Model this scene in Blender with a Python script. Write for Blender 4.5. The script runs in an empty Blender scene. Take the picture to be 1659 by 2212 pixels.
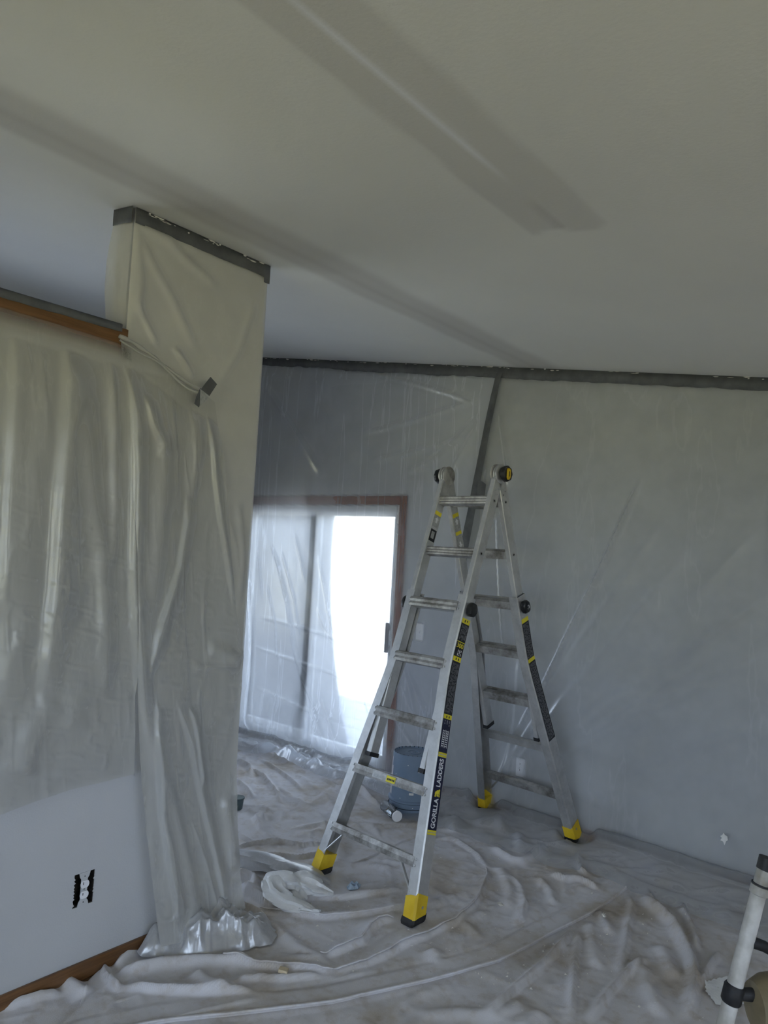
import bpy, bmesh, math, random
import numpy as np
from mathutils import Vector, Matrix

random.seed(7)
sc = bpy.context.scene
C = sc.collection

# ------------------------------------------------------------------ camera
FPX, PITCH, ROLL, YAW, CAMH = 1573.63, 0.0514, 0.0553, 0.6920, 1.6873
fwd = np.array([-math.sin(YAW)*math.cos(PITCH), math.cos(YAW)*math.cos(PITCH), math.sin(PITCH)])
r0 = np.array([math.cos(YAW), math.sin(YAW), 0.0])
u0 = np.cross(r0, fwd)
rgt = math.cos(ROLL)*r0 + math.sin(ROLL)*u0
upv = np.cross(rgt, fwd)
cam = bpy.data.cameras.new('camera')
cam.sensor_fit = 'HORIZONTAL'; cam.sensor_width = 36.0; cam.lens = FPX*36.0/1659.0
cam.clip_start = 0.05; cam.clip_end = 200
camo = bpy.data.objects.new('camera', cam); C.objects.link(camo)
camo.matrix_world = Matrix(((rgt[0], upv[0], -fwd[0], 0), (rgt[1], upv[1], -fwd[1], 0),
                            (rgt[2], upv[2], -fwd[2], CAMH), (0, 0, 0, 1)))
sc.camera = camo

# ------------------------------------------------------------------ world, exposure
world = bpy.data.worlds.new('sky'); sc.world = world; world.use_nodes = True
bg = world.node_tree.nodes['Background']
bg.inputs['Color'].default_value = (0.69, 0.79, 1.0, 1)
bg.inputs['Strength'].default_value = 2.2
sc.view_settings.view_transform = 'Standard'
sc.view_settings.look = 'None'
sc.view_settings.gamma = 1.0
sc.view_settings.use_curve_mapping = False
sc.view_settings.exposure = 1.9
sc.cycles.max_bounces = 8

sun = bpy.data.lights.new('sun', 'SUN'); sun.energy = 9.0; sun.angle = math.radians(0.6); sun.color = (1.0, 0.93, 0.82)
suno = bpy.data.objects.new('sun', sun); C.objects.link(suno)
suno.rotation_euler = Vector((-0.62, 0.42, -0.66)).to_track_quat('-Z', 'Y').to_euler()   # behind the house, so the patio lies in its shade

# room dimensions (metres): X runs along the far wall, Y along the partition
X0, Y0 = -2.629, 4.324          # partition face, far wall face
CZ0, CK = 2.590, -0.1537        # ceiling plane z = CZ0 + CK*x
XL, XR, YB = -6.6, 2.6, -2.8    # other limits of the two rooms
COLA, COLB = 1.515, 2.210       # pillar from/to along Y
HALF = 2.495                    # top of the part-height wall
WT = 0.118                      # partition thickness
def ceil_z(x): return CZ0 + CK*x

def portal(name, loc, rot, sx, sy):
    l = bpy.data.lights.new(name, 'AREA'); l.shape = 'RECTANGLE'; l.size = sx; l.size_y = sy
    l.cycles.is_portal = True
    o = bpy.data.objects.new(name, l); C.objects.link(o); o.location = loc; o.rotation_euler = rot
portal('door_daylight', (-4.3, Y0+0.2, 1.0), (math.radians(-90), 0, 0), 2.0, 2.1)
portal('rear_window_daylight', (-0.4, YB-0.2, 1.35), (math.radians(90), 0, 0), 3.6, 1.8)
portal('fill_window_portal', (XL-0.2, 1.3, 1.30), (0, math.radians(-90), 0), 2.0, 3.4)  # serves the unseen window added to light the room beyond the partition
portal('side_window_daylight', (XR+0.2, 0.3, 1.35), (0, math.radians(90), 0), 1.6, 2.4)

# ------------------------------------------------------------------ helpers
def ray(px, py): return (px-829.5)/FPX*rgt - (py-1106)/FPX*upv + fwd
def G(px, py, z=0.01):
    r = ray(px, py); t = (z-CAMH)/r[2]; return np.array([0, 0, CAMH]) + t*r
def L(px, py, x=X0):
    r = ray(px, py); return np.array([0, 0, CAMH]) + r*(x/r[0])
def F(px, py, y=Y0):
    r = ray(px, py); return np.array([0, 0, CAMH]) + r*(y/r[1])

def vnoise(x, y, seed=0):
    x = np.asarray(x, float); y = np.asarray(y, float)
    xi = np.floor(x).astype(np.int64); yi = np.floor(y).astype(np.int64)
    fx = x-xi; fy = y-yi
    fx = fx*fx*fx*(fx*(fx*6-15)+10); fy = fy*fy*fy*(fy*(fy*6-15)+10)
    def hsh(a, b):
        n = (a*374761393 + b*668265263 + seed*1442695041) & 0xffffffff
        n = ((n ^ (n >> 13))*1274126177) & 0xffffffff
        return ((n ^ (n >> 16)) & 0xffff)/65535.0
    a = hsh(xi, yi); b = hsh(xi+1, yi); c = hsh(xi, yi+1); d = hsh(xi+1, yi+1)
    return (a*(1-fx)+b*fx)*(1-fy) + (c*(1-fx)+d*fx)*fy
def fbm(x, y, o=4, seed=0):
    s = 0; a = 1; t = 0
    for i in range(o):
        s = s + a*vnoise(x*2**i+i*17.3, y*2**i+i*9.1, seed+i); t += a; a *= 0.5
    return s/t
def ridged(x, y, o=4, seed=0):
    s = 0; a = 1; t = 0
    for i in range(o):
        s = s + a*(1-np.abs(2*vnoise(x*2**i+i*13.7, y*2**i+i*5.9, seed+i)-1)); t += a; a *= 0.55
    return s/t

def sstep(a, b, x):
    t = np.clip((x-a)/(b-a), 0, 1); return t*t*(3-2*t)
def add_folds(h, x, y, folds):
    """folds: list of (points[(a,b)...], width, height, kind) in the plane's own coordinates"""
    for pts, w, amp, kind in folds:
        P = np.asarray(pts, float)
        m = 4*w
        if kind == 's': m = 4.5*w
        x0, y0 = P.min(0)-m; x1, y1 = P.max(0)+m
        idx = np.nonzero((x > x0) & (x < x1) & (y > y0) & (y < y1))
        if len(idx[0]) == 0: continue
        X = x[idx]; Y = y[idx]
        seg = np.linalg.norm(P[1:]-P[:-1], axis=1); tot = seg.sum(); acc = 0
        best = np.full(X.shape, 1e9); sd = np.zeros(X.shape); tt = np.zeros(X.shape)
        for i in range(len(P)-1):
            a = P[i]; d = P[i+1]-P[i]; l2 = max(d@d, 1e-12)
            t = np.clip(((X-a[0])*d[0]+(Y-a[1])*d[1])/l2, 0, 1)
            ex = X-a[0]-t*d[0]; ey = Y-a[1]-t*d[1]
            dd = np.hypot(ex, ey); k = dd < best
            best = np.where(k, dd, best); sd = np.where(k, d[0]*ey-d[1]*ex, sd); tt = np.where(k, (acc+t*seg[i])/tot, tt)
            acc += seg[i]
        taper = np.clip(np.minimum(tt, 1-tt)/0.18, 0, 1); taper = taper*taper*(3-2*taper)
        if kind == 'r': p = np.exp(-(best/w)**2)
        elif kind == 'c': p = np.exp(-best/w)                       # sharp crest
        elif kind == 's': p = np.where(sd > 0, np.exp(-best/w), np.exp(-(best/0.012)**2))
        elif kind == 'f': p = np.where(sd > 0, 1-sstep(w*0.8, w*1.1, best), 1-sstep(0.0, 0.03, best)); taper = 1.0
        elif kind == 'b': p = np.where(sd > 0, np.exp(-(best/w)**2), np.exp(-(best/(w*0.25))**2))
        h[idx] += amp*p*(0.15+0.85*taper if kind == 's' else taper)
    return h

def mk(name, verts, faces, mat, parent=None, smooth=False):
    me = bpy.data.meshes.new(name); me.from_pydata([tuple(map(float, v)) for v in verts], [], faces); me.update()
    if mat: me.materials.append(mat)
    if smooth: me.polygons.foreach_set('use_smooth', [True]*len(me.polygons))
    o = bpy.data.objects.new(name, me); C.objects.link(o)
    if parent: o.parent = parent
    return o
def grid(name, V, mat, parent=None, flip=False):
    """V: array rows x cols x 3"""
    R, K = V.shape[:2]
    i = np.arange(R-1)[:, None]*K + np.arange(K-1)[None, :]
    q = np.stack([i, i+1, i+K+1, i+K], -1).reshape(-1, 4)
    if flip: q = q[:, ::-1]
    me = bpy.data.meshes.new(name)
    me.vertices.add(R*K); me.vertices.foreach_set('co', V.reshape(-1).astype(np.float32))
    n = len(q); me.loops.add(n*4); me.loops.foreach_set('vertex_index', q.reshape(-1).astype(np.int32))
    me.polygons.add(n); me.polygons.foreach_set('loop_start', np.arange(0, n*4, 4, dtype=np.int32))
    me.polygons.foreach_set('loop_total', np.full(n, 4, dtype=np.int32))
    me.update(calc_edges=True); me.validate()
    me.polygons.foreach_set('use_smooth', np.ones(n, bool))
    me.materials.append(mat)
    o = bpy.data.objects.new(name, me); C.objects.link(o)
    if parent: o.parent = parent
    return o
def bm_obj(name, bm, mat, parent=None, smooth=False):
    bmesh.ops.recalc_face_normals(bm, faces=bm.faces)
    me = bpy.data.meshes.new(name); bm.to_mesh(me); bm.free()
    if mat: me.materials.append(mat)
    if smooth:
        me.polygons.foreach_set('use_smooth', [True]*len(me.polygons))
        try: me.set_sharp_from_angle(angle=math.radians(40))
        except Exception: pass
    o = bpy.data.objects.new(name, me); C.objects.link(o)
    if parent: o.parent = parent
    return o
def bm_box(bm, lo, hi, bev=0.0):
    vs = [bm.verts.new((x, y, z)) for x in (lo[0], hi[0]) for y in (lo[1], hi[1]) for z in (lo[2], hi[2])]
    fs = [bm.faces.new([vs[i] for i in f]) for f in ((0,1,3,2), (4,6,7,5), (0,4,5,1), (2,3,7,6), (0,2,6,4), (1,5,7,3))]
    if bev > 0:
        es = list({e for f in fs for e in f.edges})
        bmesh.ops.bevel(bm, geom=es, offset=bev, segments=2, affect='EDGES', profile=0.6)
def box(name, lo, hi, mat, parent=None, bev=0.0):
    bm = bmesh.new(); bm_box(bm, lo, hi, bev)
    return bm_obj(name, bm, mat, parent, smooth=bev > 0)
def bm_loft(bm, rings, cap=True, closed=True):
    R = [[bm.verts.new(tuple(map(float, p))) for p in ring] for ring in rings]
    n = len(R[0])
    for a, b in zip(R[:-1], R[1:]):
        for i in range(n if closed else n-1):
            j = (i+1) % n
            bm.faces.new((a[i], a[j], b[j], b[i]))
    if cap and closed:
        bm.faces.new(R[0][::-1]); bm.faces.new(R[-1])
    return R
def lathe(name, prof, mat, parent=None, n=40, axis='Z', close=False):
    bm = bmesh.new(); rings = []
    for r, z in prof:
        ring = []
        for i in range(n):
            a = 2*math.pi*i/n; c, s = math.cos(a)*max(r, 1e-5), math.sin(a)*max(r, 1e-5)
            ring.append((c, s, z) if axis == 'Z' else (z, c, s))
        rings.append(ring)
    bm_loft(bm, rings, cap=True)
    bmesh.ops.remove_doubles(bm, verts=bm.verts, dist=1e-5)
    return bm_obj(name, bm, mat, parent, smooth=True)
def tube_rings(pts, rad, n=10, squash=1.0):
    P = [Vector(tuple(map(float, p))) for p in pts]; rings = []
    up = Vector((0, 0, 1))
    for i, p in enumerate(P):
        t = (P[min(i+1, len(P)-1)]-P[max(i-1, 0)]).normalized()
        s = t.cross(up)
        s = s.normalized() if s.length > 1e-4 else Vector((1, 0, 0))
        b = s.cross(t)
        r = rad[i] if hasattr(rad, '__len__') else rad
        rings.append([p + s*(math.cos(2*math.pi*k/n)*r) + b*(math.sin(2*math.pi*k/n)*r*squash) for k in range(n)])
    return rings
def tube(name, pts, rad, mat, parent=None, n=12, squash=1.0):
    bm = bmesh.new(); bm_loft(bm, tube_rings(pts, rad, n, squash)); return bm_obj(name, bm, mat, parent, smooth=True)
def empty(name, loc=(0, 0, 0), rz=0.0):
    o = bpy.data.objects.new(name, None); C.objects.link(o); o.location = loc; o.rotation_euler = (0, 0, rz); o.empty_display_size = 0.05
    return o
def tag(o, label, cat, group=None):
    o['label'] = label; o['category'] = cat
    if group: o['group'] = group
    return o
def struct(o, label=None):
    o['kind'] = 'structure'
    if label: o['label'] = label
    return o

# ------------------------------------------------------------------ materials
def newmat(name):
    m = bpy.data.materials.new(name); m.use_nodes = True
    nt = m.node_tree; b = nt.nodes['Principled BSDF']
    return m, nt, b
def nodes_noise(nt, scale, detail=4, vec=None, rough=0.55):
    n = nt.nodes.new('ShaderNodeTexNoise'); n.inputs['Scale'].default_value = scale; n.inputs['Detail'].default_value = detail
    n.inputs['Roughness'].default_value = rough
    if vec is not None: nt.links.new(vec, n.inputs['Vector'])
    return n
def texvec(nt, scale=(1, 1, 1), rot=(0, 0, 0), kind='Object'):
    t = nt.nodes.new('ShaderNodeTexCoord'); mp = nt.nodes.new('ShaderNodeMapping')
    mp.inputs['Scale'].default_value = scale; mp.inputs['Rotation'].default_value = rot
    nt.links.new(t.outputs[kind], mp.inputs['Vector']); return mp.outputs['Vector']
def ramp(nt, fac, stops):
    r = nt.nodes.new('ShaderNodeValToRGB'); e = r.color_ramp.elements
    while len(e) < len(stops): e.new(0.5)
    for k, (p, c) in enumerate(stops):
        e[k].position = p; e[k].color = (c[0], c[1], c[2], 1)
    nt.links.new(fac, r.inputs['Fac']); return r.outputs['Color']
def bump(nt, b, height, strength, dist=0.01):
    bp = nt.nodes.new('ShaderNodeBump'); bp.inputs['Strength'].default_value = strength; bp.inputs['Distance'].default_value = dist
    nt.links.new(height, bp.inputs['Height']); nt.links.new(bp.outputs['Normal'], b.inputs['Normal']); return bp
def mat_noise(name, c1, c2, scale, rough=0.7, bumps=0.0, bscale=None, metal=0.0, spec=0.3, lo=0.35, hi=0.65, stretch=(1, 1, 1)):
    m, nt, b = newmat(name); v = texvec(nt, stretch)
    n = nodes_noise(nt, scale, 5, v)
    nt.links.new(ramp(nt, n.outputs['Fac'], [(lo, c1), (hi, c2)]), b.inputs['Base Color'])
    b.inputs['Roughness'].default_value = rough; b.inputs['Metallic'].default_value = metal
    b.inputs['Specular IOR Level'].default_value = spec
    if bumps:
        n2 = nodes_noise(nt, bscale or scale*3, 4, v); bump(nt, b, n2.outputs['Fac'], bumps)
    return m

M = {}
M['wall'] = mat_noise('wall_paint', (0.52, 0.52, 0.525), (0.55, 0.55, 0.555), 2.0, 0.75, 0.12, 160)
M['tape'] = mat_noise('grey_tape', (0.085, 0.088, 0.092), (0.12, 0.124, 0.128), 14, 0.55, 0.1, 60)
M['tape_dark'] = mat_noise('dark_tape', (0.085, 0.09, 0.10), (0.12, 0.125, 0.135), 14, 0.55, 0.1, 60)
M['tape_chip'] = mat_noise('paint_chip', (0.7, 0.68, 0.63), (0.8, 0.78, 0.74), 20, 0.8)
M['white_plastic'] = mat_noise('white_plastic', (0.82, 0.81, 0.82), (0.87, 0.86, 0.87), 8, 0.35)
M['slot'] = mat_noise('dark_slot', (0.012, 0.011, 0.01), (0.03, 0.027, 0.024), 30, 0.8)
M['hole'] = mat_noise('wall_cavity', (0.012, 0.01, 0.008), (0.05, 0.04, 0.03), 40, 0.9)
M['steel'] = mat_noise('bracket_steel', (0.45, 0.45, 0.46), (0.6, 0.6, 0.6), 30, 0.4, metal=0.8)
M['vinyl'] = mat_noise('door_vinyl', (0.72, 0.73, 0.73), (0.78, 0.78, 0.78), 6, 0.4)
M['gasket'] = mat_noise('door_gasket', (0.05, 0.055, 0.06), (0.09, 0.09, 0.10), 12, 0.5)
M['handle'] = mat_noise('brown_handle', (0.06, 0.045, 0.04), (0.10, 0.07, 0.06), 20, 0.4)
M['black'] = mat_noise('black_rubber', (0.012, 0.012, 0.013), (0.035, 0.034, 0.033), 18, 0.55, 0.1, 60)
M['black_gloss'] = mat_noise('black_plastic', (0.010, 0.010, 0.011), (0.03, 0.03, 0.03), 18, 0.32)
M['yellow'] = mat_noise('yellow_plastic', (0.62, 0.40, 0.015), (0.74, 0.52, 0.03), 14, 0.45, 0.1, 50)
M['yellow_ink'] = mat_noise('yellow_ink', (0.72, 0.60, 0.03), (0.80, 0.68, 0.05), 30, 0.5)
M['navy_ink'] = mat_noise('navy_ink', (0.012, 0.014, 0.035), (0.02, 0.022, 0.055), 30, 0.4)
M['black_ink'] = mat_noise('black_ink', (0.014, 0.014, 0.016), (0.03, 0.03, 0.033), 60, 0.45)
M['grey_ink'] = mat_noise('grey_ink', (0.16, 0.16, 0.17), (0.25, 0.25, 0.26), 90, 0.5)
M['white_ink'] = mat_noise('white_ink', (0.72, 0.73, 0.74), (0.82, 0.82, 0.83), 40, 0.5)
M['clear_label'] = mat_noise('worn_silver_label', (0.36, 0.36, 0.35), (0.52, 0.52, 0.51), 60, 0.4, metal=0.5)
M['bucket'] = mat_noise('bucket_plastic', (0.16, 0.215, 0.295), (0.20, 0.26, 0.34), 5, 0.4, 0.06, 30)
M['bucket_dark'] = mat_noise('bucket_groove', (0.025, 0.035, 0.05), (0.05, 0.065, 0.085), 15, 0.6)
M['paper'] = mat_noise('paper_label', (0.52, 0.50, 0.52), (0.62, 0.60, 0.62), 9, 0.6)
M['cup'] = mat_noise('cup_plastic', (0.07, 0.10, 0.105), (0.11, 0.15, 0.15), 10, 0.45)
M['scrap'] = mat_noise('blue_scrap', (0.20, 0.27, 0.34), (0.34, 0.40, 0.46), 40, 0.5)
M['pole'] = mat_noise('dirty_white_tube', (0.20, 0.18, 0.14), (0.66, 0.65, 0.62), 5, 0.38, 0.1, 40, lo=0.36, hi=0.62)
M['olive'] = mat_noise('olive_housing', (0.16, 0.13, 0.075), (0.25, 0.20, 0.12), 9, 0.55, 0.1, 40)
M['chip'] = mat_noise('plaster_crumb', (0.55, 0.52, 0.46), (0.75, 0.72, 0.67), 40, 0.9)
M['block'] = mat_noise('offcut_wood', (0.52, 0.42, 0.27), (0.62, 0.52, 0.36), 30, 0.8)
M['white_paint'] = mat_noise('white_paint_splash', (0.80, 0.81, 0.83), (0.86, 0.87, 0.88), 30, 0.5, 0.3, 60)
M['grass'] = mat_noise('dry_lawn', (0.30, 0.275, 0.15), (0.44, 0.40, 0.22), 2.5, 0.95)
M['outside'] = mat_noise('neighbour_siding', (0.46, 0.48, 0.50), (0.52, 0.54, 0.56), 1.0, 0.8)
M['deck'] = mat_noise('deck_boards', (0.26, 0.26, 0.27), (0.33, 0.33, 0.34), 3.0, 0.8, stretch=(1, 6, 1))

def wood_mat(name, c1, c2, c3, axis):
    m, nt, b = newmat(name)
    sclv = {'Y': (22, 1.0, 22), 'X': (1.0, 22, 22), 'Z': (22, 22, 1.0)}[axis]
    v = texvec(nt, sclv); n = nodes_noise(nt, 2.2, 6, v, 0.65)
    col = ramp(nt, n.outputs['Fac'], [(0.28, c1), (0.5, c2), (0.72, c3)])
    nt.links.new(col, b.inputs['Base Color']); b.inputs['Roughness'].default_value = 0.42
    bump(nt, b, n.outputs['Fac'], 0.15)
    return m
M['oakY'] = wood_mat('stained_oak_along', (0.075, 0.032, 0.012), (0.155, 0.072, 0.025), (0.24, 0.118, 0.045), 'Y')
M['oakX'] = wood_mat('stained_oak_across', (0.14, 0.045, 0.022), (0.22, 0.078, 0.042), (0.28, 0.11, 0.06), 'X')
M['oakZ'] = wood_mat('stained_oak_upright', (0.14, 0.045, 0.022), (0.22, 0.078, 0.042), (0.28, 0.11, 0.06), 'Z')
M['floor'] = wood_mat('floor_laminate', (0.09, 0.055, 0.035), (0.15, 0.09, 0.055), (0.2, 0.13, 0.085), 'Y')

def alu_mat(name, c1, c2, rough):
    m, nt, b = newmat(name); v = texvec(nt, (1, 1, 1)); n = nodes_noise(nt, 9, 6, v, 0.7)
    nt.links.new(ramp(nt, n.outputs['Fac'], [(0.36, c1), (0.6, c2)]), b.inputs['Base Color'])
    b.inputs['Metallic'].default_value = 0.72; b.inputs['Roughness'].default_value = rough
    n2 = nodes_noise(nt, 45, 4, v); bump(nt, b, n2.outputs['Fac'], 0.08)
    return m
M['alu'] = alu_mat('brushed_aluminium', (0.42, 0.42, 0.415), (0.56, 0.56, 0.55), 0.42)
M['alu_bright'] = alu_mat('pale_aluminium', (0.52, 0.52, 0.51), (0.64, 0.64, 0.63), 0.40)  # paler copy, used on some of the rails
M['alu_dirty'] = alu_mat('paint_worn_aluminium', (0.19, 0.175, 0.155), (0.50, 0.49, 0.47), 0.5)

# ceiling: textured paint with two skim-coated joints stored as a mask on the mesh
m, nt, b = newmat('ceiling_paint'); M['ceiling'] = m
at1 = nt.nodes.new('ShaderNodeAttribute'); at1.attribute_name = 'skim'
at2 = nt.nodes.new('ShaderNodeAttribute'); at2.attribute_name = 'streak'
v = texvec(nt); nz = nodes_noise(nt, 1.3, 4, v)
base = ramp(nt, nz.outputs['Fac'], [(0.3, (0.67, 0.665, 0.64)), (0.7, (0.71, 0.705, 0.675))])
mx = nt.nodes.new('ShaderNodeMix'); mx.data_type = 'RGBA'
nt.links.new(at1.outputs['Fac'], mx.inputs['Factor']); nt.links.new(base, mx.inputs['A']); mx.inputs['B'].default_value = (0.50, 0.485, 0.465, 1)
mx2 = nt.nodes.new('ShaderNodeMix'); mx2.data_type = 'RGBA'
nt.links.new(at2.outputs['Fac'], mx2.inputs['Factor']); nt.links.new(mx.outputs['Result'], mx2.inputs['A']); mx2.inputs['B'].default_value = (0.74, 0.745, 0.78, 1)
nt.links.new(mx2.outputs['Result'], b.inputs['Base Color']); b.inputs['Roughness'].default_value = 0.85; b.inputs['Specular IOR Level'].default_value = 0.2
n2 = nodes_noise(nt, 90, 3, v); bump(nt, b, n2.outputs['Fac'], 0.12, 0.006)

# canvas drop cloth: off-white cotton with tan plaster stains
m, nt, b = newmat('canvas'); M['canvas'] = m
v = texvec(nt); nA = nodes_noise(nt, 2.6, 6, v, 0.62); nB = nodes_noise(nt, 16, 5, v, 0.6)
cA = ramp(nt, nA.outputs['Fac'], [(0.36, (0.49, 0.44, 0.385)), (0.50, (0.605, 0.585, 0.59)), (0.7, (0.655, 0.645, 0.675))])
cB = ramp(nt, nB.outputs['Fac'], [(0.30, (0.84, 0.80, 0.75)), (0.48, (1, 1, 1))])
mu = nt.nodes.new('ShaderNodeMix'); mu.data_type = 'RGBA'; mu.blend_type = 'MULTIPLY'; mu.inputs['Factor'].default_value = 1.0
nt.links.new(cA, mu.inputs['A']); nt.links.new(cB, mu.inputs['B']); nt.links.new(mu.outputs['Result'], b.inputs['Base Color'])
b.inputs['Roughness'].default_value = 0.95; b.inputs['Specular IOR Level'].default_value = 0.1
w = nodes_noise(nt, 260, 2, v); bump(nt, b, w.outputs['Fac'], 0.15, 0.004)

def film(name, transp, col, trans_share, stretch, rot, crease=0.35, cscale=2.0, gloss=0.10, bumpv=0.25):
    """thin masking film: part clear, part milky (diffusing both ways), with whitened creases and a soft sheen"""
    m = bpy.data.materials.new(name); m.use_nodes = True; nt = m.node_tree; N = nt.nodes; Lk = nt.links
    for n in list(N): N.remove(n)
    out = N.new('ShaderNodeOutputMaterial')
    v = texvec(nt, stretch, rot); n1 = nodes_noise(nt, cscale, 5, v, 0.6)
    s = N.new('ShaderNodeMath'); s.operation = 'SUBTRACT'; Lk.new(n1.outputs['Fac'], s.inputs[0]); s.inputs[1].default_value = 0.5
    a = N.new('ShaderNodeMath'); a.operation = 'ABSOLUTE'; Lk.new(s.outputs[0], a.inputs[0])
    mr = N.new('ShaderNodeMapRange'); Lk.new(a.outputs[0], mr.inputs['Value']); mr.inputs['From Min'].default_value = 0.0
    mr.inputs['From Max'].default_value = 0.012; mr.inputs['To Min'].default_value = crease; mr.inputs['To Max'].default_value = 0.0
    v2 = texvec(nt, (1, 1, 1)); n2 = nodes_noise(nt, 3.0, 3, v2)
    mr2 = N.new('ShaderNodeMapRange'); Lk.new(n2.outputs['Fac'], mr2.inputs['Value']); mr2.inputs['From Min'].default_value = 0.3
    mr2.inputs['From Max'].default_value = 0.7; mr2.inputs['To Min'].default_value = 1-transp-0.05; mr2.inputs['To Max'].default_value = 1-transp+0.05
    ad = N.new('ShaderNodeMath'); ad.operation = 'ADD'; ad.use_clamp = True
    Lk.new(mr.outputs['Result'], ad.inputs[0]); Lk.new(mr2.outputs['Result'], ad.inputs[1])
    bp = N.new('ShaderNodeBump'); bp.inputs['Strength'].default_value = bumpv; bp.inputs['Distance'].default_value = 0.01
    n3 = nodes_noise(nt, cscale*3, 4, v, 0.6); Lk.new(n3.outputs['Fac'], bp.inputs['Height'])
    df = N.new('ShaderNodeBsdfDiffuse'); df.inputs['Color'].default_value = (*col, 1); Lk.new(bp.outputs['Normal'], df.inputs['Normal'])
    tl = N.new('ShaderNodeBsdfTranslucent'); tl.inputs['Color'].default_value = (*col, 1); Lk.new(bp.outputs['Normal'], tl.inputs['Normal'])
    m1 = N.new('ShaderNodeMixShader'); m1.inputs[0].default_value = trans_share; Lk.new(df.outputs[0], m1.inputs[1]); Lk.new(tl.outputs[0], m1.inputs[2])
    tr = N.new('ShaderNodeBsdfTransparent'); tr.inputs['Color'].default_value = (0.97, 0.975, 0.98, 1)
    at = N.new('ShaderNodeAttribute'); at.attribute_name = 'cling'      # film that touches the surface behind it looks clear
    inv = N.new('ShaderNodeMath'); inv.operation = 'SUBTRACT'; inv.inputs[0].default_value = 1.0; Lk.new(at.outputs['Fac'], inv.inputs[1])
    mm = N.new('ShaderNodeMath'); mm.operation = 'MULTIPLY'; Lk.new(ad.outputs[0], mm.inputs[0]); Lk.new(inv.outputs[0], mm.inputs[1])
    m2 = N.new('ShaderNodeMixShader'); Lk.new(mm.outputs[0], m2.inputs[0]); Lk.new(tr.outputs[0], m2.inputs[1]); Lk.new(m1.outputs[0], m2.inputs[2])
    gl = N.new('ShaderNodeBsdfGlossy'); gl.inputs['Roughness'].default_value = 0.28; Lk.new(bp.outputs['Normal'], gl.inputs['Normal'])
    fr = N.new('ShaderNodeFresnel'); fr.inputs['IOR'].default_value = 1.4
    g = N.new('ShaderNodeMath'); g.operation = 'MULTIPLY_ADD'; Lk.new(fr.outputs[0], g.inputs[0]); g.inputs[1].default_value = gloss*2; g.inputs[2].default_value = gloss*0.3
    m3 = N.new('ShaderNodeMixShader'); Lk.new(g.outputs[0], m3.inputs[0]); Lk.new(m2.outputs[0], m3.inputs[1]); Lk.new(gl.outputs[0], m3.inputs[2])
    Lk.new(m3.outputs[0], out.inputs['Surface'])
    return m
M['film_wall'] = film('masking_film_wall', 0.62, (0.62, 0.63, 0.64), 0.45, (1.0, 1.0, 0.22), (0, math.radians(-28), 0), 0.03, 2.0, 0.06, 0.08)
M['film_door'] = film('masking_film_door', 0.47, (0.80, 0.83, 0.88), 0.6, (1.0, 1.0, 0.05), (0, math.radians(14), 0), 0.16, 4.0, 0.08, 0.15)
M['film_drape'] = film('masking_film_drape', 0.26, (0.64, 0.635, 0.60), 0.38, (1.0, 1.0, 0.25), (0, 0, 0), 0.05, 4.0, 0.16, 0.28)
M['film_pillar'] = film('masking_film_pillar', 0.30, (0.78, 0.765, 0.72), 0.30, (1.0, 1.0, 0.6), (math.radians(35), 0, 0), 0.02, 2.0, 0.07, 0.12)
M['film_heap'] = film('masking_film_heap', 0.34, (0.80, 0.80, 0.81), 0.45, (1, 1, 1), (0, 0, 0), 0.08, 4.0, 0.5, 0.4)
M['film_milky'] = film('masking_film_milky', 0.10, (0.88, 0.875, 0.865), 0.22, (1, 1, 1), (0, 0, 0), 0.05, 6.0, 0.15, 0.5)

def glass_mat(name, tint, refl):
    m = bpy.data.materials.new(name); m.use_nodes = True; nt = m.node_tree; N = nt.nodes; Lk = nt.links
    for n in list(N): N.remove(n)
    out = N.new('ShaderNodeOutputMaterial'); tr = N.new('ShaderNodeBsdfTransparent'); tr.inputs[0].default_value = (*tint, 1)
    gl = N.new('ShaderNodeBsdfGlossy'); gl.inputs['Roughness'].default_value = 0.03
    fr = N.new('ShaderNodeFresnel'); fr.inputs['IOR'].default_value = refl
    mx = N.new('ShaderNodeMixShader'); Lk.new(fr.outputs[0], mx.inputs[0]); Lk.new(tr.outputs[0], mx.inputs[1]); Lk.new(gl.outputs[0], mx.inputs[2])
    Lk.new(mx.outputs[0], out.inputs['Surface']); return m
M['pane'] = glass_mat('window_pane', (0.93, 0.96, 0.96), 1.45)
M['bottle'] = glass_mat('clear_bottle', (0.86, 0.89, 0.91), 1.6)
def mesh_screen_mat():
    m = bpy.data.materials.new('insect_screen'); m.use_nodes = True; nt = m.node_tree; N = nt.nodes; Lk = nt.links
    for n in list(N): N.remove(n)
    out = N.new('ShaderNodeOutputMaterial'); tr = N.new('ShaderNodeBsdfTransparent'); d = N.new('ShaderNodeBsdfDiffuse')
    d.inputs[0].default_value = (0.07, 0.075, 0.08, 1); mx = N.new('ShaderNodeMixShader'); mx.inputs[0].default_value = 0.13
    Lk.new(tr.outputs[0], mx.inputs[1]); Lk.new(d.outputs[0], mx.inputs[2]); Lk.new(mx.outputs[0], out.inputs['Surface']); return m
M['screen'] = mesh_screen_mat()

# ------------------------------------------------------------------ room shell
struct(box('floor', (XL, YB, -0.12), (XR, Y0+0.14, 0.0), M['floor']), 'brown laminate floor under the drop cloths')

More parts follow.
